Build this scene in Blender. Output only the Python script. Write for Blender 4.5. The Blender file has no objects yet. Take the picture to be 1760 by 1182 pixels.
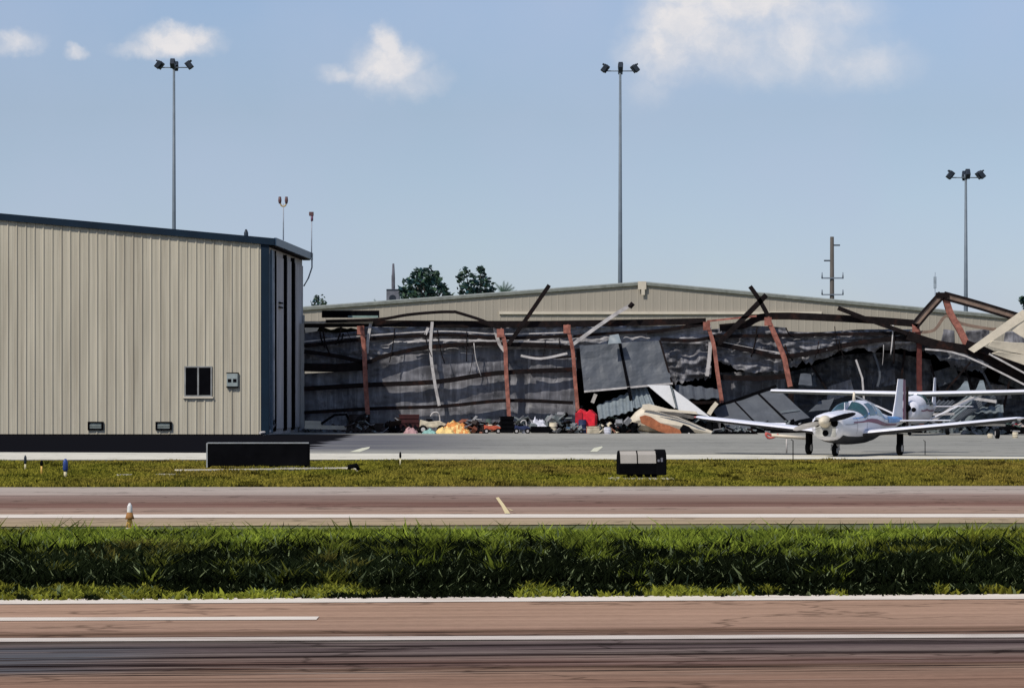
import bpy, bmesh, math, random
import numpy as np
from mathutils import Vector, Matrix, noise
random.seed(7); rng = np.random.default_rng(7)
S = bpy.context.scene; C = S.collection
F = 4400.0; H = 1.7; Y0 = 681.0; X0 = 880.0
def P(px, py, d):                      # point seen at (px,py) standing d metres away
    return Vector(((px-X0)/F*d, d, H+(Y0-py)/F*d))
def gd(py): return F*H/(py-Y0)          # distance of a ground point
def W(px, d): return px/F*d
# ------------------------------------------------------------------ materials
MATS = {}
def nodes(name):
    m = bpy.data.materials.new(name); m.use_nodes = True
    nt = m.node_tree; b = nt.nodes['Principled BSDF']; return m, nt, b
def N(nt, t, **kw):
    n = nt.nodes.new(t)
    for k, v in kw.items():
        if k in n.inputs.keys(): n.inputs[k].default_value = v
        else: setattr(n, k, v)
    return n
def ramp(nt, fac, stops, interp='LINEAR'):
    r = nt.nodes.new('ShaderNodeValToRGB'); cr = r.color_ramp; cr.interpolation = interp
    while len(cr.elements) < len(stops): cr.elements.new(0.5)
    for e, (p, c) in zip(cr.elements, stops):
        e.position = p; e.color = (c[0], c[1], c[2], 1) if len(c) == 3 else c
    nt.links.new(fac, r.inputs[0]); return r
def mat(name, col, rough=0.7, var=0.25, scale=3.0, stretch=(1,1,1), metal=0.0, bump=0.0, spec=0.3, dirt=None, dirtcut=0.6):
    if name in MATS: return MATS[name]
    m, nt, b = nodes(name); L = nt.links.new
    tc = N(nt, 'ShaderNodeTexCoord'); mp = N(nt, 'ShaderNodeMapping'); mp.inputs['Scale'].default_value = stretch
    L(tc.outputs['Object'], mp.inputs[0])
    n = N(nt, 'ShaderNodeTexNoise', Scale=scale, Detail=6.0, Roughness=0.6); L(mp.outputs[0], n.inputs['Vector'])
    lo = [c*(1-var) for c in col]; hi = [min(1, c*(1+var)) for c in col]
    r = ramp(nt, n.outputs[0], [(0.3, lo), (0.7, hi)]); out = r.outputs[0]
    if dirt:
        n2 = N(nt, 'ShaderNodeTexNoise', Scale=scale*0.45, Detail=8.0, Roughness=0.7); L(mp.outputs[0], n2.inputs['Vector'])
        r2 = ramp(nt, n2.outputs[0], [(dirtcut-0.1, (0,0,0)), (dirtcut+0.12, (1,1,1))])
        mx = N(nt, 'ShaderNodeMix', data_type='RGBA'); mx.inputs[7].default_value = (*dirt, 1)
        L(r2.outputs[0], mx.inputs[0]); L(out, mx.inputs[6]); out = mx.outputs[2]
    L(out, b.inputs['Base Color'])
    b.inputs['Roughness'].default_value = rough; b.inputs['Metallic'].default_value = metal
    b.inputs['Specular IOR Level'].default_value = spec
    if bump:
        bp = N(nt, 'ShaderNodeBump', Strength=bump, Distance=0.05); L(n.outputs[0], bp.inputs['Height']); L(bp.outputs[0], b.inputs['Normal'])
    MATS[name] = m; return m
tan = mat('tan_cladding', (.47,.425,.33), .6, .16, 1.2, (3,3,.12), dirt=(.33,.29,.22), dirtcut=.60, spec=.15)
tan_shade = mat('grey_door_panel', (.46,.42,.40), .8, .25, 1.0, (3,3,.3))
tan_back = mat('tan_far_cladding', (.36,.32,.26), .6, .07, .6, (3,3,.4))
cream_trim = mat('cream_trim', (.62,.55,.44), .5, .1, .8)
blue_trim = mat('navy_trim', (.002,.012,.026), .55, .2, 1.0, spec=.2)
grey_trim = mat('pale_roof_trim', (.33,.35,.33), .5, .15)
black = mat('black_paint', (.004,.004,.005), .9, .4, 2.0, spec=.02)
darksteel = mat('scorched_steel', (.010,.007,.007), .8, .5, 4.0, dirt=(.045,.018,.012), dirtcut=.64, spec=.1)
redox = mat('red_oxide_steel', (.33,.125,.09), .65, .45, 4.0, dirt=(.14,.045,.03), dirtcut=.56)
palesteel = mat('pale_galvanised', (.50,.47,.45), .5, .2, 3.0, dirt=(.2,.18,.18), dirtcut=.6)
whitepaint = mat('white_paint', (.74,.73,.72), .35, .05, 2.0, spec=.5)
creampaint = mat('cream_paint', (.66,.58,.45), .5, .12, 2.0, dirt=(.4,.33,.25), dirtcut=.66)
pitgrey = mat('mast_steel', (.13,.16,.19), .5, .15, 1.0)
lampdark = mat('lamp_housing', (.018,.026,.038), .5, .3, 3.0)
greypanel = mat('slate_sheet', (.075,.083,.096), .55, .14, 1.1, (1,1,2), dirt=(.13,.14,.155), dirtcut=.6, spec=.3)
corru = mat('blue_grey_sheet', (.17,.20,.215), .5, .25, 2.0, spec=.5, dirt=(.08,.09,.10), dirtcut=.6)
rubber = mat('rubber', (.006,.006,.007), .9, .3, 5.0, spec=.05)
glass = mat('dark_glass', (.003,.003,.004), .5, .3, 2.0, spec=.03)
tglass = mat('tinted_cabin_glass', (.018,.06,.065), .1, .6, 2.0, spec=.8)
woodbrown = mat('burnt_brown', (.035,.016,.012), .8, .5, 4.0)
concrete = mat('pale_concrete', (.60,.57,.51), .8, .12, 1.5, dirt=(.42,.39,.34), dirtcut=.6)
pipe_mat = mat('weathered_pipe', (.42,.38,.30), .7, .2)
# insulation: vertical streaks, stains
def insul(name, base, streak, darkc):
    m, nt, b = nodes(name); L = nt.links.new
    tc = N(nt, 'ShaderNodeTexCoord')
    def nz(sc, st, det=6):
        mp = N(nt, 'ShaderNodeMapping'); mp.inputs['Scale'].default_value = st; L(tc.outputs['Object'], mp.inputs[0])
        n = N(nt, 'ShaderNodeTexNoise', Scale=sc, Detail=det, Roughness=.62); L(mp.outputs[0], n.inputs['Vector']); return n
    a = nz(1.6, (1,1,.22)); c = nz(3.0, (1.4,1,.12)); d = nz(1.3, (1,1,1.2), 8)
    r = ramp(nt, a.outputs[0], [(.32, [x*.6 for x in base]), (.66, [x*1.35 for x in base])])
    r2 = ramp(nt, c.outputs[0], [(.50, (0,0,0)), (.66, (.75,.75,.75))]); r3 = ramp(nt, d.outputs[0], [(.30, (.9,.9,.9)), (.43, (0,0,0))])
    m1 = N(nt, 'ShaderNodeMix', data_type='RGBA'); m1.inputs[7].default_value = (*streak, 1); L(r2.outputs[0], m1.inputs[0]); L(r.outputs[0], m1.inputs[6])
    m2 = N(nt, 'ShaderNodeMix', data_type='RGBA'); m2.inputs[7].default_value = (*darkc, 1); L(r3.outputs[0], m2.inputs[0]); L(m1.outputs[2], m2.inputs[6])
    L(m2.outputs[2], b.inputs['Base Color']); b.inputs['Roughness'].default_value = .5; b.inputs['Specular IOR Level'].default_value = .35
    bp = N(nt, 'ShaderNodeBump', Strength=.5, Distance=.06); L(d.outputs[0], bp.inputs['Height']); L(bp.outputs[0], b.inputs['Normal'])
    MATS[name] = m; return m
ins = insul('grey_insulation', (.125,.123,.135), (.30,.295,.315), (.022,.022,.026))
ins_hi = insul('pale_lit_insulation', (.25,.245,.26), (.42,.41,.43), (.05,.05,.056))  # brighter copy: light on the upper folds put into the colour
ins_dk = insul('shaded_insulation', (.055,.058,.07), (.17,.18,.21), (.008,.008,.01))  # darker copy: shade of the deep bays put into the colour
cave = mat('shaded_interior', (.006,.006,.008), .9, .6, 1.5, spec=.03)  # near-black colour paints in the shade of the interior
# pavements: long streaks along x over a colour profile across the strip (UV v)
def pavement(name, stops, streak=.35, fine=.15, mask=None, tyres=None, xs=.035, ys=2.2, wobble=.35):
    m, nt, b = nodes(name); L = nt.links.new
    uv = N(nt, 'ShaderNodeUVMap'); sep = N(nt, 'ShaderNodeSeparateXYZ'); L(uv.outputs[0], sep.inputs[0])
    def nz(st, det, sc=1.0, rough=.65):
        mp = N(nt, 'ShaderNodeMapping'); mp.inputs['Scale'].default_value = (*st, 1); L(uv.outputs[0], mp.inputs[0])
        n = N(nt, 'ShaderNodeTexNoise', Scale=sc, Detail=det, Roughness=rough); L(mp.outputs[0], n.inputs['Vector']); return n.outputs[0]
    def ma(op, a, c, cl=False):
        n = N(nt, 'ShaderNodeMath', operation=op, use_clamp=cl)
        for i, v in enumerate((a, c)):
            if isinstance(v, (int, float)): n.inputs[i].default_value = v
            else: L(v, n.inputs[i])
        return n.outputs[0]
    vmax = stops[-1][0]; WOB = wobble
    wob = nz((.12, .5), 3)
    v = ma('ADD', sep.outputs[1], ma('MULTIPLY', ma('SUBTRACT', wob, .5), WOB))
    r = ramp(nt, ma('DIVIDE', v, vmax), [(p/vmax, c) for p, c in stops]); col = r.outputs[0]
    st = nz((xs, ys), 7, 1.0, .7)
    f = ma('ADD', ma('MULTIPLY', ma('SUBTRACT', st, .5), streak*4), 1.0)
    fn = nz((9, 22), 5, 1.0, .75)
    f2 = ma('ADD', ma('MULTIPLY', ma('SUBTRACT', fn, .5), fine*6), f)
    pt = nz((.25, .35), 4)
    f3 = ma('ADD', ma('MULTIPLY', ma('SUBTRACT', pt, .5), .5), f2)
    f3 = ma('MAXIMUM', f3, .12)
    sc = N(nt, 'ShaderNodeVectorMath', operation='SCALE'); L(col, sc.inputs[0]); L(f3, sc.inputs['Scale']); col = sc.outputs[0]
    cw = N(nt, 'ShaderNodeMapping'); cw.inputs['Scale'].default_value = (.22, .45, 1); L(uv.outputs[0], cw.inputs[0])
    cn = N(nt, 'ShaderNodeTexNoise', Scale=3.0, Detail=4.0); L(cw.outputs[0], cn.inputs['Vector'])
    cv = N(nt, 'ShaderNodeVectorMath', operation='ADD'); L(cw.outputs[0], cv.inputs[0]); L(cn.outputs['Color'], cv.inputs[1])
    vo = N(nt, 'ShaderNodeTexVoronoi', feature='DISTANCE_TO_EDGE'); vo.inputs['Scale'].default_value = 1.0; L(cv.outputs[0], vo.inputs['Vector'])
    cq = N(nt, 'ShaderNodeMapRange'); cq.inputs[1].default_value = 0; cq.inputs[2].default_value = .022; cq.inputs[3].default_value = .5; cq.inputs[4].default_value = 1; L(vo.outputs['Distance'], cq.inputs[0])
    sc2 = N(nt, 'ShaderNodeVectorMath', operation='SCALE'); L(col, sc2.inputs[0]); L(cq.outputs[0], sc2.inputs['Scale']); col = sc2.outputs[0]
    if mask:   # side patches: rubber on the runway, painted hangar shade on the apron
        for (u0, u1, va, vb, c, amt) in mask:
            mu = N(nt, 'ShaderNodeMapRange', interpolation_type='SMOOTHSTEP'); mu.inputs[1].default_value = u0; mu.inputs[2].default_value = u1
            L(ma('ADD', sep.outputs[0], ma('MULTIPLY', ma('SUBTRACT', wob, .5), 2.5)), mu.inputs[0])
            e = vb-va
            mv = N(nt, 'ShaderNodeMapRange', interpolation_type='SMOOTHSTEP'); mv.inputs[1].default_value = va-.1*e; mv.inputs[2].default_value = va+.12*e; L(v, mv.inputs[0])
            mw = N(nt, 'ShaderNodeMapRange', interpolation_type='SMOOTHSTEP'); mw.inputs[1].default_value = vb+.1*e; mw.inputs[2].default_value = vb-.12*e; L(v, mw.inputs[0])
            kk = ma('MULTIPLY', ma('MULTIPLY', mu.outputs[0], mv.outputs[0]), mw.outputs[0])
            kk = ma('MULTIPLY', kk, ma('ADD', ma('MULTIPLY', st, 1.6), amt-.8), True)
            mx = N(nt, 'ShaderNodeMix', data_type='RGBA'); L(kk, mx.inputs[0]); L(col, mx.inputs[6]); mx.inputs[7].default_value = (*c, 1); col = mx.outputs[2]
    if tyres:   # thin black rubber streaks inside a band
        va, vb, amt = tyres
        s2 = nz((.16, 6.0), 5, 1.0, .7); s3 = nz((.30, 14.0), 5, 1.0, .7)
        def thr(o_, a_, b_):
            q = N(nt, 'ShaderNodeMapRange', interpolation_type='SMOOTHSTEP'); q.inputs[1].default_value = a_; q.inputs[2].default_value = b_; L(o_, q.inputs[0]); return q.outputs[0]
        k1 = ma('MAXIMUM', thr(s2, .52, .60), ma('MULTIPLY', thr(s3, .53, .62), .8))
        k2 = ma('MULTIPLY', thr(v, va-.15, va+.15), thr(v, vb+.7, vb-.5))
        kk = ma('MULTIPLY', ma('MULTIPLY', k1, k2), amt)
        mx = N(nt, 'ShaderNodeMix', data_type='RGBA'); L(kk, mx.inputs[0]); L(col, mx.inputs[6]); mx.inputs[7].default_value = (.012,.008,.008,1); col = mx.outputs[2]
        pal = ma('MULTIPLY', thr(nz((.25, 10.0), 5, 1.3, .7), .56, .66), .45)
        mx = N(nt, 'ShaderNodeMix', data_type='RGBA'); L(ma('MULTIPLY', pal, k2), mx.inputs[0]); L(col, mx.inputs[6]); mx.inputs[7].default_value = (.42,.33,.27,1); col = mx.outputs[2]
    L(col, b.inputs['Base Color']); b.inputs['Roughness'].default_value = 1; b.inputs['Specular IOR Level'].default_value = .0
    MATS[name] = m; return m
def paint(name, col, wear):
    m, nt, b = nodes(name); L = nt.links.new
    tc = N(nt, 'ShaderNodeTexCoord'); mp = N(nt, 'ShaderNodeMapping'); mp.inputs['Scale'].default_value = (.5, 6, 1); L(tc.outputs['Object'], mp.inputs[0])
    n = N(nt, 'ShaderNodeTexNoise', Scale=1.5, Detail=7.0, Roughness=.7); L(mp.outputs[0], n.inputs['Vector'])
    r = ramp(nt, n.outputs[0], [(.30, wear), (.50, col)]); L(r.outputs[0], b.inputs['Base Color']); b.inputs['Roughness'].default_value = .7
    MATS[name] = m; return m
# ------------------------------------------------------------------ mesh helpers
def link(name, me, m=None, parent=None):
    o = bpy.data.objects.new(name, me); C.objects.link(o)
    if m is not None:
        for k in (m if isinstance(m, (list, tuple)) else [m]): me.materials.append(k)
    if parent is not None: o.parent = parent
    return o
def tag(o, label, cat, group=None):
    o['label'] = label; o['category'] = cat
    if group: o['group'] = group
    return o
def thing(name, label, cat, loc=(0,0,0), rz=0, group=None):
    o = bpy.data.objects.new(name, None); C.objects.link(o); o.location = loc; o.rotation_euler = (0,0,rz); o.empty_display_size = .2
    return tag(o, label, cat, group)
class MB:
    def __init__(s): s.v = []; s.f = []; s.mi = []; s.cur = 0; s.sm = []
    def add(s, vs, fs, smooth=False):
        o = len(s.v); s.v += [tuple(v) for v in vs]
        for f in fs: s.f.append([i+o for i in f]); s.mi.append(s.cur); s.sm.append(smooth)
    def box(s, a, b, M=None):
        x0,y0,z0 = a; x1,y1,z1 = b
        vs = [Vector(p) for p in ((x0,y0,z0),(x1,y0,z0),(x1,y1,z0),(x0,y1,z0),(x0,y0,z1),(x1,y0,z1),(x1,y1,z1),(x0,y1,z1))]
        if M: vs = [M @ v for v in vs]
        s.add(vs, [(0,3,2,1),(4,5,6,7),(0,1,5,4),(1,2,6,5),(2,3,7,6),(3,0,4,7)]); return s
    def prism(s, poly, d0, d1, axis='y'):     # poly in x,z extruded in y
        n = len(poly); vs = [(x, d0, z) for x, z in poly]+[(x, d1, z) for x, z in poly]
        s.add(vs, [tuple(range(n)), tuple(range(2*n-1, n-1, -1))]+[(i, n+i, n+(i+1)%n, (i+1)%n) for i in range(n)]); return s
    def tube(s, pts, r, n=8, cap=True):
        pts = [Vector(p) for p in pts]; rs = r if isinstance(r, (list, tuple)) else [r]*len(pts)
        o = len(s.v); 
        for i, p in enumerate(pts):
            t = (pts[min(i+1, len(pts)-1)]-pts[max(i-1, 0)]).normalized()
            u = t.cross(Vector((0,0,1)) if abs(t.z) < .9 else Vector((0,1,0))).normalized(); w = t.cross(u)
            for k in range(n):
                a = 2*math.pi*k/n; s.v.append(tuple(p+u*rs[i]*math.cos(a)+w*rs[i]*math.sin(a)))
        for i in range(len(pts)-1):
            for k in range(n):
                s.f.append([o+i*n+k, o+i*n+(k+1)%n, o+(i+1)*n+(k+1)%n, o+(i+1)*n+k]); s.mi.append(s.cur); s.sm.append(True)
        if cap:
            s.f.append([o+k for k in range(n)][::-1]); s.f.append([o+(len(pts)-1)*n+k for k in range(n)]); s.mi += [s.cur]*2; s.sm += [False]*2
        return s
    def sweep(s, pts, prof):                  # prof: closed 2D profile (a across in picture plane, b in depth y)
        pts = [Vector(p) for p in pts]; n = len(prof); o = len(s.v)
        for i, p in enumerate(pts):
            t = (pts[min(i+1, len(pts)-1)]-pts[max(i-1, 0)]).normalized()
            yv = Vector((0,1,0)); u = t.cross(yv).normalized(); w = u.cross(t)
            for a, b in prof: s.v.append(tuple(p+u*a+w*b))
        for i in range(len(pts)-1):
            for k in range(n):
                s.f.append([o+i*n+k, o+i*n+(k+1)%n, o+(i+1)*n+(k+1)%n, o+(i+1)*n+k]); s.mi.append(s.cur); s.sm.append(False)
        s.f.append([o+k for k in range(n)][::-1]); s.f.append([o+(len(pts)-1)*n+k for k in range(n)]); s.mi += [s.cur]*2; s.sm += [False]*2
        return s
    def build(s, name, m=None, parent=None, bevel=0):
        me = bpy.data.meshes.new(name); me.from_pydata(s.v, [], s.f)
        me.polygons.foreach_set('material_index', s.mi); me.polygons.foreach_set('use_smooth', s.sm)
        bm = bmesh.new(); bm.from_mesh(me); bmesh.ops.recalc_face_normals(bm, faces=bm.faces); bm.to_mesh(me); bm.free(); me.update()
        o = link(name, me, m, parent)
        if bevel:
            b = o.modifiers.new('bevel', 'BEVEL'); b.width = bevel; b.segments = 2
        return o
def rect(w, h): return [(-w/2,-h/2),(w/2,-h/2),(w/2,h/2),(-w/2,h/2)]
def ibeam(w, h, t=.03): # flanges face the camera
    a = w/2; b = h/2
    return [(-a,-b),(a,-b),(a,-b+t),(t/2,-b+t),(t/2,b-t),(a,b-t),(a,b),(-a,b),(-a,b-t),(-t/2,b-t),(-t/2,-b+t),(-a,-b+t)]
def cchan(w, h, t=.02): 
    a = w/2; b = h/2
    return [(-a,-b),(a,-b),(a,b),(a-t,b),(a-t,-b+t),(-a+t,-b+t),(-a+t,b),(-a,b)]
def smooth_poly(pts, k=4):
    if len(pts) < 3: return [Vector(p) for p in pts]
    pts = [Vector(p) for p in pts]; out = []
    for i in range(len(pts)-1):
        p0 = pts[max(i-1,0)]; p1 = pts[i]; p2 = pts[i+1]; p3 = pts[min(i+2, len(pts)-1)]
        for j in range(k):
            t = j/k; out.append(.5*((2*p1)+(-p0+p2)*t+(2*p0-5*p1+4*p2-p3)*t*t+(-p0+3*p1-3*p2+p3)*t**3))
    out.append(pts[-1]); return out
def sheet(name, c4, m, parent=None, nx=14, ny=8, amp=.03, ribs=0, ribd=.03, thick=.02, seed=0, bulge=0., fs=1.0, smooth=False):
    """thin sheet over 4 corners (bottom-left, bottom-right, top-right, top-left), crumpled by noise"""
    a,b,c,d = [Vector(p) for p in c4]; nn = (b-a).cross(d-a).normalized()
    if nn.y > 0: nn = -nn
    if ribs: nx = max(nx, ribs*4)
    vs = []
    for j in range(ny+1):
        for i in range(nx+1):
            u = i/nx; v = j/ny; p = (a*(1-u)+b*u)*(1-v)+(d*(1-u)+c*u)*v
            q = noise.noise(Vector((p.x*fs+seed*7.3, p.y*fs, p.z*fs)))*amp+noise.noise(Vector((p.x*3*fs+seed, p.y*3*fs, p.z*3*fs)))*amp*.35
            if ribs: q += ribd*(1 if (i % 4) in (1,2) else 0)
            if bulge: q += bulge*math.sin(math.pi*v)*math.sin(math.pi*u)
            vs.append(p+nn*q)
    fs_ = [(j*(nx+1)+i, j*(nx+1)+i+1, (j+1)*(nx+1)+i+1, (j+1)*(nx+1)+i) for j in range(ny) for i in range(nx)]
    me = bpy.data.meshes.new(name); me.from_pydata([tuple(v) for v in vs], [], fs_)
    if smooth: me.polygons.foreach_set('use_smooth', [True]*len(fs_))
    o = link(name, me, m, parent); md = o.modifiers.new('thickness', 'SOLIDIFY'); md.thickness = thick; md.offset = 0
    return o
# ------------------------------------------------------------------ ground sheets
def line_y(y_l, y_r):                     # straight ground line through photo rows at x=0 and x=1760
    dl, dr = gd(y_l), gd(y_r); xl = -X0/F*dl; xr = X0/F*dr; k = (dr-dl)/(xr-xl)
    return lambda x: dl+k*(x-xl)
def strip(name, far, near, z, m, x0=-70, x1=70, nseg=60, jag=0, label=None):
    xs = [x0+(x1-x0)*i/nseg for i in range(nseg+1)]; vs = []; uvs = []
    for x in xs:
        f = far(x); n = near(x)
        jf = noise.noise(Vector((x*.9, 3, z)))*jag+noise.noise(Vector((x*3.1, 9, z)))*jag*.5 if jag else 0
        vs += [(x, f+jf, z), (x, n-jf, z)]; uvs += [(x, 0), (x, f-n)]
    fc = [(2*i+1, 2*i+3, 2*i+2, 2*i) for i in range(nseg)]
    me = bpy.data.meshes.new(name); me.from_pydata(vs, [], fc); uv = me.uv_layers.new(name='UVMap')
    for l in me.loops: uv.data[l.index].uv = uvs[l.vertex_index]
    o = link(name, me, m); o['kind'] = 'structure'; return o
const = lambda d: (lambda x: d)
rw_far = line_y(1034, 1023.5)
runway_m = pavement('runway_asphalt', [(0,(.33,.21,.145)),(.9,(.355,.225,.155)),(2.6,(.32,.205,.145)),(2.85,(.31,.195,.14)),(3.05,(.15,.09,.06)),(3.3,(.20,.12,.085)),(3.5,(.17,.11,.085)),(3.78,(.09,.075,.065)),(3.95,(.16,.12,.11)),(4.12,(.035,.026,.026)),(4.3,(.13,.095,.09)),(4.6,(.17,.13,.115)),(4.78,(.02,.012,.012)),(4.95,(.20,.14,.115)),(5.12,(.18,.115,.095)),(5.22,(.06,.03,.022)),(5.35,(.19,.12,.10)),(5.5,(.08,.045,.032)),(5.7,(.27,.175,.125)),(6.3,(.25,.15,.105)),(12,(.33,.20,.145))], .34, .12,
    mask=[(-1.9,-3.2, 4.0, 5.7, (.10,.10,.108), .9)], tyres=(3.0, 6.2, 1.0), xs=.14, ys=4.5)
strip('runway', rw_far, const(3.0), .012, runway_m, -30, 30, jag=.03)
tx_far = line_y(838, 835.5); tx_near = line_y(906, 900)
taxi_m = pavement('taxiway_asphalt', [(0,(.30,.25,.19)),(.9,(.40,.34,.29)),(3.4,(.38,.31,.265)),(4.4,(.26,.185,.155)),(6.6,(.22,.145,.115)),(7.6,(.17,.095,.075)),(8.6,(.20,.115,.09)),(9.2,(.33,.23,.18)),(11.0,(.31,.21,.155)),(11.6,(.24,.17,.13)),(12.3,(.36,.27,.19)),(14.6,(.36,.28,.17))], .26, .10, tyres=(3.5, 10.5, .25), xs=.06, ys=1.9, wobble=1.1)
strip('taxiway', tx_far, tx_near, .012, taxi_m, -45, 45, jag=.12)
concrete_m = pavement('apron_edge_concrete', [(0,(.60,.565,.47)),(9,(.62,.58,.48))], .08, .05)
strip('apron_edge_strip', line_y(778, 784), line_y(791.5, 789.5), .022, concrete_m, -60, 60)
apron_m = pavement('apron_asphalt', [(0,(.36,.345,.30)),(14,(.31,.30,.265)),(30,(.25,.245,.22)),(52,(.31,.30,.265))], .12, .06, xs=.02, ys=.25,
    mask=[(1.5,-5.5, 9, 42, (.11,.11,.125), .85), (-6.7,-7.3, 9.5, 48, (.008,.008,.010), 3.0)])  # near-black patch is the hangar's shade painted into the asphalt colour
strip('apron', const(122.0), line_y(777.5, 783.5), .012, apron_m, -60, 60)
# base ground reaching the horizon
gm, nt, b = nodes('earth_and_turf'); L = nt.links.new
tc = N(nt, 'ShaderNodeTexCoord'); mp = N(nt, 'ShaderNodeMapping'); mp.inputs['Scale'].default_value = (.35, .8, 1); L(tc.outputs['Object'], mp.inputs[0])
n1 = N(nt, 'ShaderNodeTexNoise', Scale=1.2, Detail=8.0, Roughness=.7); L(mp.outputs[0], n1.inputs['Vector'])
r1 = ramp(nt, n1.outputs[0], [(.3,(.035,.05,.012)),(.5,(.10,.105,.025)),(.72,(.20,.165,.06))]); L(r1.outputs[0], b.inputs['Base Color']); b.inputs['Roughness'].default_value = 1
me = bpy.data.meshes.new('ground'); me.from_pydata([(-2500,-200,0),(2500,-200,0),(2500,4000,0),(-2500,4000,0)], [], [(0,1,2,3)])
link('ground', me, gm)['kind'] = 'structure'
# floor slab of the wrecked hangar
strip('hangar_floor', const(139.8), const(122.0), .008, mat('stained_floor', (.10,.095,.09), .8, .4, .8), -9.6, 40)
# painted markings
wl = paint('white_marking_paint', (.74,.65,.54), (.42,.32,.24)); wl2 = paint('worn_marking_paint', (.60,.52,.44), (.22,.15,.11)); yl = paint('pale_yellow_paint', (.72,.58,.30), (.6,.45,.25))
def marking(name, ya, yb, th_px, m, x0=-40, x1=40):
    c = line_y(ya, yb); half = (gd(ya-th_px/2)-gd(ya+th_px/2))/2
    return strip(name, lambda x: c(x)+half, lambda x: c(x)-half, .017, m, x0, x1, 80, jag=.015)
marking('runway_edge_line', 1036.5, 1027.5, 9, wl, -30, 30)
marking('runway_short_line', 1067, 1061, 5.5, wl, -30, (548-X0)/F*gd(1063))
marking('runway_side_line', 1103, 1095.5, 6.5, wl2, -30, 30)
marking('taxiway_edge_line', 888.5, 887.5, 6, wl, -45, 45)
def fleck(name, poly, z, m):
    vs = [(P(x, y, gd(y)).x, gd(y), z) for x, y in poly]; me = bpy.data.meshes.new(name); me.from_pydata(vs, [], [tuple(range(len(vs)))]); o = link(name, me, m); o['kind'] = 'structure'
fleck('taxiway_chevron_mark', [(868,884.5),(862,872),(852,857),(857,856),(866,868),(877,884.5)], .021, yl)
fleck('taxiway_chevron_tail', [(878,879),(871,874),(883,880)], .021, yl)
fleck('apron_lead_in_mark', [(600,777.5),(622,770.5),(636,768.5),(634,771.5),(618,777.5)], .018, mat('apron_mark_paint', (.62,.60,.45), .8, .2))
fleck('apron_stop_mark', [(1014,777),(1021,770.5),(1034,767.5),(1036,769),(1026,777)], .018, MATS['apron_mark_paint'])

# ------------------------------------------------------------------ grass
def grass(name, m, y_near, y_far, n, hgt, wid, xhalf, hvar=.5, hfun=None, lean=.35, cfun=None):
    """single mesh of blades; corner colour drives tone"""
    pts = []
    need = n
    X = np.empty(0); Yv = np.empty(0)
    while len(X) < n:
        d = rng.uniform(y_near(0)-.4, y_far(0)+.4, n); x = rng.uniform(-1, 1, n)*(xhalf(d)); 
        nf = np.array([y_near(a) for a in x]); ff = np.array([y_far(a) for a in x])
        jit = rng.normal(0, .10, n)
        k = (d > nf+jit*.6) & (d < ff+jit*1.0)
        X = np.concatenate([X, x[k]]); Yv = np.concatenate([Yv, d[k]])
    X = X[:n]; Yv = Yv[:n]
    h = np.empty(n); tone = np.empty((n,3))
    for i in range(n):
        hh, t = hfun(X[i], Yv[i]); h[i] = hh; tone[i] = t
    h *= rng.uniform(1-hvar, 1+hvar, n)
    a = rng.uniform(0, 2*np.pi, n); w = wid*rng.uniform(.6, 1.5, n)
    la = rng.uniform(0, 2*np.pi, n); ll = h*lean*rng.uniform(.2, 1.6, n)
    dx = np.cos(a)*w/2; dy = np.sin(a)*w/2; lx = np.cos(la)*ll; ly = np.sin(la)*ll
    V = np.zeros((n,5,3)); z0 = 0.0
    V[:,0] = np.stack([X-dx, Yv-dy, np.full(n, z0)], 1); V[:,1] = np.stack([X+dx, Yv+dy, np.full(n, z0)], 1)
    V[:,2] = np.stack([X+dx*.8+lx*.35, Yv+dy*.8+ly*.35, h*.6], 1); V[:,3] = np.stack([X-dx*.8+lx*.35, Yv-dy*.8+ly*.35, h*.6], 1)
    V[:,4] = np.stack([X+lx, Yv+ly, h], 1)
    me = bpy.data.meshes.new(name); me.vertices.add(n*5); me.vertices.foreach_set('co', V.ravel().astype(np.float32))
    b5 = (np.arange(n)*5)[:,None]; li = np.concatenate([b5+np.array([0,1,2,3]), b5+np.array([3,2,4])], 1).ravel()
    me.loops.add(n*7); me.loops.foreach_set('vertex_index', li.astype(np.int32))
    me.polygons.add(n*2); ls = np.stack([np.arange(n)*7, np.arange(n)*7+4], 1).ravel()
    me.polygons.foreach_set('loop_start', ls.astype(np.int32)); me.polygons.foreach_set('loop_total', np.tile([4,3], n).astype(np.int32))
    me.update(); me.validate()
    ca = me.color_attributes.new('tone', 'FLOAT_COLOR', 'POINT')
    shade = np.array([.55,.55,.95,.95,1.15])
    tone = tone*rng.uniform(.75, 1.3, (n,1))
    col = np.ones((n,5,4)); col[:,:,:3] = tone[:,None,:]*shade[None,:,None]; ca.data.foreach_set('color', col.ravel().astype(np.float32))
    o = link(name, me, m); return o
gmat, nt, b = nodes('grass_blades'); L = nt.links.new
at = N(nt, 'ShaderNodeAttribute', attribute_name='tone'); L(at.outputs['Color'], b.inputs['Base Color']); b.inputs['Roughness'].default_value = .9; b.inputs['Specular IOR Level'].default_value = .03
tr = N(nt, 'ShaderNodeBsdfTranslucent'); L(at.outputs['Color'], tr.inputs[0]); ms = N(nt, 'ShaderNodeMixShader'); ms.inputs[0].default_value = .3
L(b.outputs[0], ms.inputs[1]); L(tr.outputs[0], ms.inputs[2]); L(ms.outputs[0], nt.nodes['Material Output'].inputs[0])
def nz(x, y, s, k=0): return noise.noise(Vector((x*s, y*s*.45, k)))
DK = np.array([.006,.009,.003]); GR = np.array([.19,.235,.03]); YL = np.array([.25,.225,.03]); BR = np.array([.13,.085,.03]); OL = np.array([.055,.07,.008]); PL = np.array([.20,.24,.11])
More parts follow.
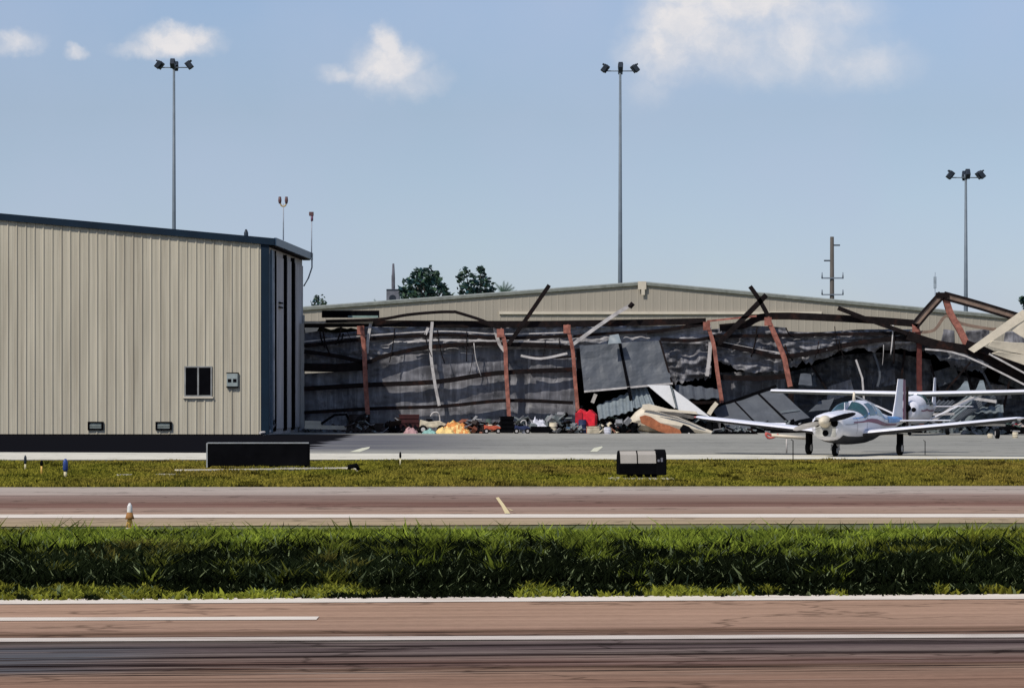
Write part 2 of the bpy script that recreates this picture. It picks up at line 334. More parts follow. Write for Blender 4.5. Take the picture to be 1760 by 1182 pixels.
def near_grass(x, y):
    t = (y-21.6)/9.2
    a = nz(x, y, 3.0, 1)+.6*nz(x, y, 7, 2); c = nz(x, y, .45, 5); e = nz(x, y, 4.5, 8)
    band = 1/(1+math.exp(-(.56+.26*c-t)*12))*(1/(1+math.exp(-(t-.03-.13*nz(x,y,.9,31)-.05*c)*50)))     # near-black band: shade among the weeds painted into the blades
    dark = 1 if a+.25*c < -.30+.78*band else 0
    hot = max(0, min(1, 1.8*nz(x, y, .6, 9)+(.3 if -4.4 < x < -1.2 and t < .6 else -.15)))
    base = GR*(.70+.6*max(0, .5+nz(x,y,1.6,4))); base = base*(1-hot*.65)+(BR if t < .6 and x < 1 else YL*.7)*hot*.65
    if band > .5: base = base*.55
    if t < .08: base = base*.5+YL*.45
    tone = DK*(1+1.2*hot) if dark else base*(.8+.5*max(0, .4+nz(x, y, 9, 41)))
    if random.random() < .05: tone = PL*random.uniform(.5, 1.1)
    h = .085+.035*max(0, a+.4)+.02*band
    if t > .55: h += .03
    if t < .10: h *= .5
    h *= 1-.4*max(0, min(1, (t-.90)/.10))
    if random.random() < .02: h *= 1.6
    return h, tone
def far_grass(x, y):
    a = nz(x, y, .9, 21)+.5*nz(x, y, 3, 22); c = nz(x, y, .35, 25)
    d = min(1, max(0, a*1.1)); tone = YL*(1-d)+OL*1.1*d
    k = min(1, max(0, .35+c*1.4+(.25 if x > 6 else 0))); tone = tone*(1-k*.5)+np.array([.28,.18,.045])*k*.5
    if nz(x, y, 1.7, 27) > .33: tone = tone*.3
    return .055+.05*max(0, a), tone
import time
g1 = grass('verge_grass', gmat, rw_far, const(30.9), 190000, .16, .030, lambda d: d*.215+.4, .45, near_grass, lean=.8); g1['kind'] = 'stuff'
g1['label'] = 'tall green weedy grass with painted shade, on the verge beside the runway'
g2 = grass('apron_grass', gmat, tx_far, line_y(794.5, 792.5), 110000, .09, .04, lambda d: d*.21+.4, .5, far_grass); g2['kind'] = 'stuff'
g2['label'] = 'short yellowish mown grass between the taxiway and the apron'
for g in (g1, g2): g['category'] = 'grass'

# ------------------------------------------------------------------ standing metal hangar (left)
ang = -math.radians(3.2)
hg = thing('metal_hangar', 'intact tan ribbed metal hangar with navy roof trim', 'hangar', ((458-X0)/F*111.6, 111.6, 0), ang)
HZ = 8.5; SL = .094; HL = 32.0; HD = 11.6; ZB = 0.0
def top(x): return HZ - .12 + min(-x, HL/2)*SL*1.0 - max(0, -x-HL/2)*SL
mb = MB(); pitch = .395; x = -.30; prof = []
random.seed(3)
while x > -HL+.2:                          # ribbed gable cladding
    r = pitch*random.uniform(.97, 1.03)
    prof += [(x, 0), (x-.035, -.038), (x-.075, -.038), (x-.11, 0), (x-.11-(r-.11)*.45, -.004), (x-.11-(r-.11)*.5, -.013), (x-.11-(r-.11)*.55, -.004)]; x -= r
prof.append((-HL, 0)); prof.insert(0, (0, 0))
vs = []; nr = 9
for k in range(nr):
    t = k/(nr-1)
    for (px, py) in prof: vs.append((px+.008*noise.noise(Vector((px*2, t*6, 0))), py+.012*noise.noise(Vector((px*.9, t*4, 5))), .05+t*(top(px)-.05)))
n = len(prof); mb.add(vs, [(k*n+i, k*n+i+1, (k+1)*n+i+1, (k+1)*n+i) for k in range(nr-1) for i in range(n-1)])
wall = mb.build('wall', tan, hg)
MB().box((-HL,.06,0), (-.05,.25,.40)).build('shade_plinth', black, hg)  # black strip added to stand for the shade band at the wall foot
# side wall (toward the wreck) with sliding door leaves
mb = MB(); mb.box((-.16,.02,0), (-.04,HD,HZ-.15)); mb.build('side_wall', tan_shade, hg)
for (a, b_, mt) in ((.75,1.75,mat('slate_blue_leaf', (.20,.25,.30), .6, .2)), (3.0,5.1,tan_shade), (6.3,7.6,tan_shade), (9.0,HD-.1,tan_shade)):
    o = sheet('door_leaf', [(.0,a,.25),(.0,b_,.25),(.0,b_,HZ-.55),(.0,a,HZ-.55)], mt, hg, ny=4, nx=8, amp=.0, ribs=int((b_-a)/.35), ribd=.03)
for (a, b_, dpt) in ((1.85,2.0,.13), (5.25,5.45,.11), (7.75,7.95,.12)):
    mb = MB().box((-.05,a,.15), (dpt,b_,HZ-.35)); mb.box((-.05,b_+.002,.15), (.03,b_+.6,HZ-.4)); mb.build('door_rail', black, hg)
MB().box((-.24,-.055,.05), (.11,.12,HZ-.05)).build('corner_trim', blue_trim, hg)
MB().box((.112,.30,.1), (.20,.62,HZ-.4)).build('door_jamb', mat('blue_grey_jamb', (.10,.14,.18), .5, .2), hg)
MB().box((-.02,HD-.55,.05), (.10,HD-.12,5.6)).build('end_post', mat('pale_post', (.36,.34,.31), .6, .1), hg)
mb = MB().tube([(.16,.9,HZ-.4),(.18,.9,.7),(.22,.9,.45),(.1,.2,.15),(-.25,-.25,.12)], .055); mb.build('downspout', palesteel, hg)
for zz in (5.9, 5.7): MB().box((.06,3.2,zz-.03), (.14,4.1,zz+.03)).build('door_latch', black, hg)
# roof and fascia
def roofslab(x0, x1, y0, y1, t, dz, ov=0):
    m_ = MB(); xs = [x0, -HL/2, x1]
    P_ = [(x0, top(x0)+dz), (-HL/2, top(-HL/2)+dz), (x1, top(x1)+dz), (x1, top(x1)+dz+t), (-HL/2, top(-HL/2)+dz+t), (x0, top(x0)+dz+t)]
    return m_.prism(P_, y0, y1)
def top2(x): return HZ-.12+(-x)*SL if x > -HL/2 else HZ-.12+(HL+x)*SL
top = top2
roofslab(.34, -HL-.3, -.03, HD+.2, .10, .10).build('roof', mat('galvalume_roof', (.30,.34,.38), .45, .1), hg)
roofslab(.36, -HL-.3, -.16, -.07, .30, -.07).build('rake_trim', blue_trim, hg)
MB().box((.345,-.10,HZ-.23), (.45,HD+.25,HZ+.10)).build('gutter', mat('slate_gutter', (.03,.06,.10), .4, .2), hg)
MB().box((-.0,.1,HZ-.26), (.33,HD+.1,HZ-.20)).build('soffit', darksteel, hg)
mb = MB().tube([(.42,HD+.1,HZ-.15),(.42,HD+.1,HZ-.6),(.25,HD+.1,HZ-1.1),(.02,HD+.1,HZ-1.5)], .035); mb.build('gutter_outlet', mat('grey_outlet', (.2,.23,.27), .5), hg)
def hx(px): return (px-458)/39.43
def hz(py): return H+(Y0-py)/39.43
win = MB(); x0, x1, z0, z1 = hx(316), hx(364), hz(681.5), hz(629); f_ = .06
for bx in (((x0,-.075,z0),(x1,.03,z0+f_)), ((x0,-.075,z1-f_),(x1,.03,z1)), ((x0,-.075,z0+f_),(x0+f_,.03,z1-f_)), ((x1-f_,-.075,z0+f_),(x1,.03,z1-f_)), (((x0+x1)/2-.035,-.08,z0+f_),((x0+x1)/2+.035,.03,z1-f_))): win.box(*bx)
wf = win.build('window', mat('window_frame', (.25,.25,.24), .5), hg)
for a, b_ in ((x0+f_, (x0+x1)/2-.035), ((x0+x1)/2+.035, x1-f_)): MB().box((a+.002,-.05,z0+f_+.002), (b_-.002,-.044,z1-f_-.002)).build('pane', glass, wf)
MB().box((x0-.06,-.11,z0-.07), (x1+.06,-.0,z0-.003)).build('sill', cream_trim, wf)
for (a, b_) in ((148,175), (266,294)):
    x0, x1, z0, z1 = hx(a), hx(b_), hz(739), hz(724.5); mb = MB()
    mb.box((x0,-.10,z0),(x1,.0,z0+.06)).box((x0,-.10,z1-.06),(x1,.0,z1)).box((x0,-.10,z0+.06),(x0+.08,0,z1-.06)).box((x1-.08,-.10,z0+.06),(x1,0,z1-.06))
    v = mb.build('vent', black, hg); mb = MB()
    mb.box((x0+.082,-.05,z0+.062),(x1-.082,-.042,z1-.062))
    for k in range(3): mb.box((x0+.085,-.085,z0+.085+k*.06),(x1-.085,-.055,z0+.11+k*.06))
    mb.build('louvre', mat('vent_louvre', (.30,.33,.30), .6), v)
x0, x1, z0, z1 = hx(390), hx(409), hz(664), hz(642)
eb = MB().box((x0,-.16,z0),(x1,.0,z1)).build('meter_box', mat('meter_box_grey', (.27,.31,.30), .5), hg, .01)
for a_ in (x0+.05, x1-.20): MB().box((a_,-.175,z0+.19),(a_+.15,-.16,z0+.33)).build('meter', black, eb)
for a_, b_ in ((z1+.003, z1+.05), (z0-.05, z0-.003)): MB().box((x0-.02,-.14,a_),(x1+.02,0,b_)).build('meter_box_trim', black, eb)

# small fittings on the roof
def roof_light(px, ytop, ybase, d, label, fork):
    t = thing('roof_light', label, 'light', P(px, ybase, d), 0, None); s = d/F; hgt = (ybase-ytop)*s
    MB().tube([(0,0,-.3),(0,0,hgt-.22)], .028, 8).build('pole', mat('pale_pole', (.30,.33,.37), .5), t)
    if fork:
        MB().tube([(-.14,0,hgt-.18),(-.10,0,hgt-.30),(0,0,hgt-.36),(.10,0,hgt-.30),(.14,0,hgt-.18)], .035, 8).build('fork', mat('ochre_paint', (.40,.28,.10), .5), t)
        for q in (-.16,.14): MB().tube([(q,0,hgt-.22),(q,0,hgt-.08),(q,0,hgt+.10)], [.05,.08,.06], 10).build('lamp', mat('lamp_brown', (.10,.05,.05), .4), t)
    else:
        MB().tube([(0.02,0,hgt-.42),(.02,0,hgt-.16)], .06, 10).build('lamp_base', mat('lamp_plum', (.14,.06,.10), .4), t)
        MB().box((-.12,-.07,hgt-.17),(.10,.07,hgt+.02)).build('lamp', mat('lamp_brown', (.10,.05,.05), .4), t, .02)
roof_light(487, 342, 402, 117.5, 'forked twin lamp on a thin pole above the hangar roof', True)
roof_light(535.5, 365, 432, 122.8, 'single lamp on a thin pole at the corner of the hangar gutter', False)
t = thing('roof_vent', 'small dark cap vent on the tan hangar roof beside the forked lamp', 'vent', P(423, 404, 118))
MB().tube([(0,0,-.3),(0,0,.10),(0,0,.26)], [.10,.10,.04], 10).build('cap', lampdark, t)

# ------------------------------------------------------------------ floodlight masts
def mast(px, ytop, d, label, seed):
    s = d/F; hgt = H+(Y0-ytop)*s; t = thing('floodlight_mast', label, 'light mast', ((px-X0)*s, d, 0), 0, 'floodlight masts behind the hangars')
    MB().tube([(0,0,0),(0,0,hgt*.5),(0,0,hgt-.3)], [.26,.17,.10], 12).build('pole', pitgrey, t)
    MB().tube([(-1.15,0,hgt-.22),(1.15,0,hgt-.22)], .045, 8).tube([(0,-.9,hgt-.22),(0,.9,hgt-.22)], .045, 8).tube([(0,0,hgt-.35),(0,0,hgt+.05)], .16, 10).build('crossarm', pitgrey, t)
    for k, (cx, cy, tilt) in enumerate(((-1.35,0,1),(-1.2,.4,1),(0,-.9,0),(0.05,.9,0),(1.35,0,-1),(1.2,.4,-1))):
        M = Matrix.Translation((cx, cy, hgt+.02)) @ (Matrix.Rotation(math.radians(38)*(tilt), 4, 'Y') if tilt else Matrix.Rotation(math.radians(40)*(-1 if cy<0 else 1), 4, 'X')) 
        mb = MB(); mb.box((-.19,-.30,-.33),(.19,.30,.32), M); mb.box((-.36*tilt if tilt else -.22,-.22,.14),(-.13*tilt if tilt else .22,.22,.27), M)
        mb.build('floodlight', lampdark, t, .03)
mast(299, 112, 220, 'tall floodlight mast rising behind the intact tan hangar', 1)
mast(1066, 118, 220, 'tallest looking floodlight mast behind the gable ridge of the far building', 2)
mast(1660, 301, 218, 'shorter floodlight mast at the right behind the twisted roof frame', 3)

# ------------------------------------------------------------------ utility poles and trees
wood = mat('weathered_wood', (.085,.075,.065), .8, .3, 2, (3,3,.3)); insm = mat('insulator_grey', (.16,.19,.23), .4)
d = 230; s = d/F; t = thing('utility_pole', 'wooden utility pole with crossarm and side brackets behind the far building', 'utility pole', ((1430-X0)*s, d, 0)); hh = H+(Y0-407)*s
MB().tube([(0,0,0),(0,0,hh)], [.26,.17], 10).build('pole', wood, t)
ca = MB().box((-.95,-.27,hh-3.78),(1.0,-.19,hh-3.66)).build('crossarm', insm, t)
for q in (-.92,.95): MB().tube([(q,-.23,hh-3.76),(q,-.23,hh-3.2)], [.07,.04], 8).build('insulator', insm, ca)
ca = MB().box((-.95,-.27,hh-5.25),(1.0,-.19,hh-5.15)).build('crossarm', insm, t)
for q in (-.92,.95): MB().tube([(q,-.23,hh-5.2),(q,-.23,hh-4.75)], [.07,.05], 8).build('insulator', insm, ca)
MB().box((.15,-.06,hh-.82),(.72,.04,hh-.70)).build('bracket', lampdark, t); MB().box((-.72,-.06,hh-2.2),(-.15,.04,hh-2.08)).build('bracket', lampdark, t)
d = 235; s = d/F; t = thing('utility_pole', 'short pole carrying a grey equipment box above the far roof beside the trees', 'utility pole', ((676-X0)*s, d, 0)); hh = H+(Y0-453)*s
MB().tube([(0,0,0),(0,0,hh-1.3),(0,0,hh)], [.2,.16,.09], 10).build('pole', mat('dull_grey_pole', (.10,.10,.12), .7), t)
MB().box((-.16,-.13,hh-2.0),(.12,.13,hh-1.1)).build('sleeve', mat('dull_grey_pole', (.1,.1,.12)), t)
eb = MB().box((-.62,-.4,hh-3.4),(.62,.35,hh-2.35)).build('equipment_box', mat('box_grey', (.14,.145,.17), .6), t, .04)
MB().tube([(-.05,-.42,hh-3.2),(-.05,-.40,hh-3.2)], .32, 16).build('fan_guard', lampdark, eb); MB().box((-.62,-.42,hh-2.5),(.62,-.4,hh-2.37)).build('box_lid', lampdark, eb)
d = 240; s = d/F; t = thing('antenna_pole', 'very thin faint grey antenna pole standing near the right floodlight mast', 'antenna', ((1607-X0)*s, d, 0)); hh = H+(Y0-468)*s
MB().tube([(0,0,0),(0,0,hh)], [.09,.05], 8).build('pole', mat('faint_grey', (.28,.33,.38), .6), t); MB().box((-.13,-.08,hh-1.5),(.13,.08,hh-.4)).build('sensor', mat('faint_grey', (.3,.33,.38)), t, .02)
lf = []
for nm, c in (('leaf_dark', (.016,.04,.032)), ('leaf_mid', (.035,.07,.035)), ('leaf_blue', (.02,.06,.07))): lf.append(mat(nm, c, .6, .4, 2.0))
bark = mat('bark', (.06,.05,.045), .9, .3)
def tree(cx, d, blobs, label, ls=.30, dens=90, name='tree'):
    """blobs: (px,py,rpx) foliage clumps as seen; trunk and limbs reach each clump"""
    s = d/F; r = random.Random(cx); t = thing(name, label, 'tree', ((cx-X0)*s, d, 0), 0, 'trees behind the far building')
    mb = MB(); ctr = []
    for (bx, by, br) in blobs:
        dep = r.uniform(-.8,.8); ctr.append((Vector(((bx-cx)*s, dep, H+(Y0-by)*s)), br*s))
    fork = Vector((0,0,min(c.z for c, _ in ctr)-1.5))
    mb.tube([(0,0,0),(.1,0,fork.z*.5),fork], [.28,.22,.17], 8)
    for c, rr in ctr: mb.tube([fork, (fork+c)/2+Vector((r.uniform(-.2,.2),0,.2)), c+Vector((0,0,rr*.4))], [.12,.07,.02], 6)
    mb.build('trunk', bark, t); mb = MB()
    for c, rr in ctr:
        for k in range(int(dens*max(.4, rr*rr*1.6))):
            while True:
                q = Vector((r.uniform(-1,1), r.uniform(-1,1), r.uniform(-1,1)))
                if q.length < 1: break
            q = c+q*rr*r.uniform(.7,1.15)
            u = Vector((r.uniform(-1,1), r.uniform(-1,1), r.uniform(-.6,.6))).normalized()*ls*r.uniform(.5,1.2); v = u.cross(Vector((r.uniform(-1,1), r.uniform(-1,1), r.uniform(-1,1)))).normalized()*ls*.45
            mb.cur = r.choice((0,0,0,1,1,2)); mb.add([q-u, q+v, q+u, q-v], [(0,1,2,3)])
    mb.build('crown', lf, t)
tree(732, 205, [(695,505,10),(768,508,10),(775,512,7),(748,474,8),(720,468,9),(733,468,13),(727,482,16),(740,480,16),(712,478,10),(702,486,10),(752,484,11),(757,495,11),(722,497,18),(742,500,16),(705,500,14),(766,500,8),(735,515,20),(712,512,14),(692,497,6)], 'dense dark tree rising over the far roof beside the equipment box', dens=85)
tree(818, 207, [(800,468,10),(793,478,9),(826,464,8),(832,478,12),(815,478,11),(838,492,13),(820,494,14),(803,494,11),(793,500,10),(845,502,12),(828,508,16),(808,510,16)], 'open branched tree standing between the dark tree and the far gable ridge', dens=65)
tree(548, 205, [(545,512,9),(553,518,10),(540,522,8),(560,525,8),(548,530,14)], 'thin sparse little tree showing just right of the tan hangar', ls=.2, dens=60)
def palm(cx, top_y, d, label, spread, nf=8):
    s = d/F; r = random.Random(cx); t = thing('palm_tree', label, 'palm', ((cx-X0)*s, d, 0)); z = H+(Y0-top_y)*s-1.2
    MB().tube([(0,0,0),(.05,0,z)], [.2,.13], 8).build('trunk', bark, t)
    for k in range(nf):
        a = math.radians(spread[0]+(spread[1]-spread[0])*k/(nf-1)); ln = r.uniform(.9,1.5); mb = MB(); yv = r.uniform(-.3,.3)
        pts = [Vector((math.cos(a)*ln*q, yv*q, z+math.sin(a)*ln*q-.3*q*q)) for q in (0,.33,.66,1)]
        mb.tube(pts, [.03,.025,.015,.005], 5); dirn = (pts[-1]-pts[0]).normalized(); sd = Vector((-dirn.z, 0, dirn.x))
        for q in range(12):
            f = .2+q*.065; p = pts[0].lerp(pts[-1], f)
            for sg in (-1,1): mb.add([p, p+dirn*.06, p+sd*sg*.28*(1.2-f)+dirn*.22+Vector((0,r.uniform(-.1,.1),0))], [(0,1,2)])
        mb.build('frond', mat('palm_frond', (.05,.09,.06), .5, .3), t)
palm(866, 480, 205, 'palm tops with upright fronds just left of the pale debris pole', (15,120), 8)
palm(656, 512, 205, 'low pale palm tip peeking over the left slope of the far roof', (20,160), 7)
tree(1764, 206, [(1762,515,9),(1768,530,14),(1776,520,16)], 'green tree tip at the right edge of the photo above the cream beam', dens=120)

# ------------------------------------------------------------------ far gabled building
d = 176; s = d/F
fb = thing('gabled_building', 'long low tan gable-roofed metal building behind the wreck', 'building', ((1105-X0)*s, d, 0))
zl = H+(Y0-530)*s; zr_ = H+(Y0-487)*s; xl = (470-1105)*s; xr = (1850-1105)*s; zR = H+(Y0-556)*s; zl = H+(Y0-534)*s
def gt(x): return zr_+(zl-zr_)*(-x)/(-xl) if x < 0 else zr_+(zR-zr_)*x/xr
mb = MB(); xs = []; x = xl
while x < xr: xs += [x, x+.03, x+.09, x+.12]; x += .5
xs.append(xr); vs = []
for i, x in enumerate(xs):
    y = -.010 if (i % 4) in (1,2) else 0; vs += [(x, y, 0), (x, y, gt(x)-.05)]
mb.add(vs, [(2*i, 2*i+2, 2*i+3, 2*i+1) for i in range(len(xs)-1)]); mb.build('wall', tan_back, fb)
def slab(x0, x1, y0, y1, dz0, dz1): return [(x0, gt(x0)+dz0),(x1, gt(x1)+dz0),(x1, gt(x1)+dz1),(x0, gt(x0)+dz1)]
MB().prism(slab(xl-.3, 0, 0, 0, .02, .14), -.05, 40).prism(slab(0, xr+.3, 0, 0, .02, .14), -.05, 40).build('roof', grey_trim, fb)
MB().prism(slab(xl-.3, 0, 0, 0, -.12, .06), -.16, -.06).prism(slab(0, xr+.3, 0, 0, -.12, .06), -.16, -.06).build('rake_trim', mat('olive_grey_trim', (.20,.21,.185), .5), fb)
MB().box((-.35,-.22,zr_-.42),(.22,-.17,zr_+.13)).box((-.12,-.22,zr_-.8),(.12,-.17,zr_-.42)).build('ridge_cap', cream_trim, fb)
zz = H+(Y0-540)*s; MB().box(((858-1105)*s,-.14,zz),((1412-1105)*s,-.035,zz+.18)).build('sign_ledge', cream_trim, fb)
MB().box((xl,-.01,zz-6),(xr,.2,zz-5.9)).build('base_trim', grey_trim, fb)

# ------------------------------------------------------------------ wrecked hangar
DW = 122.0
wk = thing('wrecked_hangar', 'collapsed hangar frame with torn grey insulation and red steel columns', 'hangar', (0, DW, 0))
iwk = Vector((0, DW, 0))
def PW(px, py, dd=0.): return P(px, py, DW+dd)-iwk
def pl(pts, dd=0., k=4): return smooth_poly([PW(*p, dd) if len(p) == 2 else PW(p[0], p[1], dd+p[2]) for p in pts], k)
sc_ = DW/F
for pts, w in (([(621,560),(626,600),(628,650),(632,712)], 12), ([(860,565),(868,592),(870,640),(875,718)], 11), ([(974,558),(984,600),(988,650),(993,706)], 10), ([(1213,553),(1226,590),(1233,640),(1241,692)], 10), ([(1318,545),(1345,607),(1351,630),(1358,664)], 13), ([(1571,556),(1579,580),(1580,660),(1584,742)], 13)):
    base = pts[-1]; gy = 742
    mb = MB().sweep(pl(pts, -.42), ibeam(w*sc_*.62, .22)); c = mb.build('column', redox if pts[0][0] < 1500 else mat('dark_red_oxide', (.10,.025,.02), .8, .4, 4.0), wk)
    a = PW(*base); MB().box((a.x-w*sc_*.35, -.52, 0), (a.x+w*sc_*.35, -.32, a.z+.05)).build('column_foot', darksteel, c)
    q = PW(*pts[0]); MB().box((q.x-.17,-.56,q.z-.42),(q.x+.17,-.535,q.z-.02)).build('gusset', redox, c)
for pts, w in (([(743,553),(740,600),(746,650),(755,697)], 5), ([(638,552),(633,580),(631,607)], 5), ([(850,563),(858,590),(870,606)], 6), ([(1221,588),(1219,615),(1215,646)], 6), ([(736,563),(731,575)], 5), ([(1024,677),(1018,692)], 6)):
    MB().sweep(pl(pts, -.25), cchan(w*sc_, .12)).build('stud', palesteel, wk)
# eave beams
for pts, w in (([(523,558),(640,556),(860,557),(1000,556),(1213,552)], 11), ([(1237,563),(1280,558),(1325,543),(1480,549),(1575,556)], 12), ([(1213,556),(1150,566),(1112,571)], 6)):
    MB().sweep(pl(pts, -.05), ibeam(w*sc_, .25)).build('eave_beam', darksteel, wk)
girts = [([(523,594),(560,590),(625,583),(760,575),(860,581),(980,577)], 6), ([(523,604),(580,612),(630,622),(660,612),(740,596),(850,591),(985,597)], 7),
    ([(523,631),(575,632),(632,628)], 14), ([(523,668),(640,661),(750,656),(855,641),(985,635)], 8), ([(523,709),(640,702),(760,698),(870,688),(985,692)], 6),  # widest entry is a dark bar drawn in for a deep shade band
    ([(985,578),(1060,572),(1140,569)], 5), ([(990,612),(960,614),(895,612)], 3), ([(1135,583),(1190,585),(1222,580)], 6), ([(1222,578),(1300,577),(1420,575),(1560,572)], 6), ([(1228,590),(1290,602),(1340,613),(1400,605),(1470,590),(1560,581),(1620,592)], 8),
    ([(1160,690),(1200,692),(1240,690)], 5), ([(1232,648),(1300,650),(1350,646)], 9)]
for pts, w in girts: MB().sweep(pl(pts, -.20), cchan(w*sc_, .14)).build('girt_or_shade_bar', darksteel, wk)
for pts, w in (([(523,587),(625,577),(760,569),(860,574),(980,571)], 3), ([(700,588),(760,584),(860,586),(975,588)], 4), ([(1240,588),(1290,598),(1340,606)], 3)): MB().sweep(pl(pts, -.24), rect(w*sc_*.7, .05)).build('flashing_or_highlight', palesteel, wk)  # pale strips beside the bars, the first drawn in for a highlight line
MB().sweep(pl([(895,611),(930,616),(975,607)], -.5), rect(4*sc_, .05)).build('flashing_or_highlight', palesteel, wk)
# loose-ended members poking up
for pts, w, m_ in (([(944,490),(910,540),(874,592)], 7, darksteel), ([(1088,522),(1050,545),(984,592)], 6, palesteel), ([(1317,507),(1270,555),(1235,590)], 9, darksteel), ([(1289,492),(1305,515),(1323,548)], 7, darksteel), ([(1440,529),(1500,552),(1560,573)], 7, darksteel),
    ([(560,552),(650,549),(700,541),(750,536.5),(779,536),(786,537),(830,551),(860,566)], 5, darksteel), ([(1215,552),(1300,543)], 3, redox)):
    MB().sweep(pl(pts, -.45), cchan(w*sc_, .14)).build('bent_purlin', m_, wk)
MB().tube([PW(1088,521,-.6), PW(1082,528,-.6)], .12, 10).build('purlin_cap', darksteel, wk)
# roof frame at the right
def doubled(pts, w, m1):
    o = MB().sweep(pl(pts, -.5, 2), rect(w*sc_*.55, .12)).build('rafter', m1, wk)
    for q in (-1, 1):
        pp = [v+Vector((0,-.02,0)) for v in pl(pts, -.5, 2)]
        dr = (pp[-1]-pp[0]).normalized(); nrm = Vector((-dr.z, 0, dr.x))*q*w*sc_*.42
        MB().sweep([v+nrm for v in pp], rect(w*sc_*.28, .18)).build('rafter_flange', darksteel, o)
rust = mat('rusty_beige', (.22,.15,.11), .6, .3)
doubled([(1572,560),(1592,536),(1619,506)], 13, rust); doubled([(1622,508),(1680,524),(1752,546)], 13, rust)
MB().box(tuple(PW(1610,512,-.6)), tuple(PW(1630,503,-.3))).build('apex_plate', darksteel, wk)
MB().sweep(pl([(1580,571),(1606,567),(1626,543),(1652,556),(1700,565),(1712,565)], -.4), rect(5*sc_, .1)).build('brace', rust, wk)
MB().sweep(pl([(1625,512),(1634,540),(1650,568),(1668,606)], -.42), ibeam(11*sc_, .2)).build('column', redox, wk)
MB().sweep(pl([(1560,576),(1610,592),(1670,603),(1720,628),(1790,668)], -.6), ibeam(15*sc_, .25)).build('fallen_beam', darksteel, wk)
MB().sweep(pl([(1660,590),(1700,606),(1790,652)], -.9), cchan(12*sc_, .2)).build('fallen_beam', darksteel, wk)
MB().sweep(pl([(1590,600),(1660,612),(1790,676)], -.95), rect(3*sc_, .1)).build('fallen_rail', palesteel, wk)
MB().sweep(pl([(1700,608),(1790,657)], -1.1), rect(3*sc_, .1)).build('fallen_rail', palesteel, wk)
MB().sweep(pl([(1625,672),(1668,622)], -1.0), rect(3*sc_, .08)).build('brace', darksteel, wk)
# cream roof pieces on the right
for c4, am in (([(1664,600),(1674,606),(1768,545),(1758,532)], .02), ([(1735,566),(1775,590),(1780,520),(1752,541)], .03), ([(1698,594),(1775,613),(1775,590),(1705,586)], .03), ([(1705,607),(1775,632),(1775,612),(1716,604)], .02)):
    sheet('cream_panel', [PW(*c4[0],-1.2), PW(*c4[1],-1.2), PW(*c4[2],-1.3), PW(*c4[3],-1.3)], creampaint, wk, amp=am, thick=.05)
rw = random.Random(5)
for i_ in range(22):
    x_ = rw.choice((rw.uniform(540, 980), rw.uniform(1230, 1620))); y_ = rw.uniform(556, 600); l_ = rw.uniform(14, 60); k_ = rw.uniform(-14, 14)
    MB().tube(smooth_poly([PW(x_, y_, -.3), PW(x_+k_*.3, y_+l_*.5, -.34), PW(x_+k_, y_+l_, -.3)], 3), rw.choice((.015,.022,.035)), 6).build('loose_wire', rw.choice((darksteel, darksteel, palesteel)), wk)
# insulation hung in the bays; wavy pillow between girts
def insulate(top, bot, dd, m_, nx=60, ny=34, amp=.10, rows=4, name='insulation_sheet', seed=0, pil=.07, ragged=0):
    tp = smooth_poly([PW(x, y, dd) for x, y in top], 10); bt = smooth_poly([PW(x, y, dd) for x, y in bot], 10)
    def at(pl_, u):
        f = u*(len(pl_)-1); i = min(int(f), len(pl_)-2); return pl_[i].lerp(pl_[i+1], f-i)
    vs = []
    for j in range(ny+1):
        v = j/ny
        for i in range(nx+1):
            u = i/nx; a = at(tp, u); b_ = at(bt, u)
            if ragged: b_ = b_+Vector((0, 0, ragged*(noise.noise(Vector((u*14+seed, 2, 0)))+.6*noise.noise(Vector((u*37+seed, 5, 0))))))
            p = a.lerp(b_, v); f = math.sin(math.pi*((v*rows) % 1))**.7
            q = Vector((p.x*.9+seed*3, p.z*2.2, seed)); w = noise.noise(q)*amp+noise.noise(q*2.7)*amp*.6+noise.noise(Vector((p.x*5, p.z*1.2, seed+4)))*amp*.28
            dr = max(0, .25-v)*4
            w += dr*amp*.9*noise.noise(Vector((p.x*3.0, p.z*7, seed+9)))
            vs.append(p+Vector((0, -f*pil-w, 0)))
    fc = [(j*(nx+1)+i, j*(nx+1)+i+1, (j+1)*(nx+1)+i+1, (j+1)*(nx+1)+i) for j in range(ny) for i in range(nx)]
    me = bpy.data.meshes.new(name); me.from_pydata([tuple(v) for v in vs], [], fc); me.polygons.foreach_set('use_smooth', [True]*len(fc))
    return link(name, me, m_, wk)
insulate([(520,566),(580,572),(632,566)], [(520,630),(580,634),(632,628)], 0.28, ins, amp=.22, rows=2, seed=1)
insulate([(520,642),(632,636)], [(520,742),(632,742)], 0.28, ins, amp=.10, rows=3, seed=2)
insulate([(620,561),(700,562),(866,560)], [(620,612),(700,606),(866,594)], 0.20, ins_hi, amp=.22, rows=2, seed=3)
insulate([(624,606),(700,598),(870,588)], [(624,742),(750,742),(875,742)], 0.28, ins, nx=110, ny=50, amp=.07, rows=3, seed=4)
insulate([(862,560),(990,560)], [(862,600),(990,600)], 0.20, ins_hi, amp=.18, rows=2, seed=5)
insulate([(866,596),(990,596)], [(870,742),(994,742)], 0.38, ins, nx=80, amp=.08, rows=3, seed=6)
insulate([(984,560),(1100,560),(1222,558)], [(984,600),(1100,590),(1222,592)], 0.20, ins_hi, amp=.22, rows=2, seed=7)
insulate([(1130,588),(1222,584)], [(1140,662),(1222,648)], 0.38, ins, amp=.30, rows=1, seed=8, ragged=.2)
insulate([(1222,566),(1290,560),(1350,563)], [(1228,618),(1290,640),(1352,636)], 0.20, ins, amp=.30, rows=2, seed=9, ragged=.12)
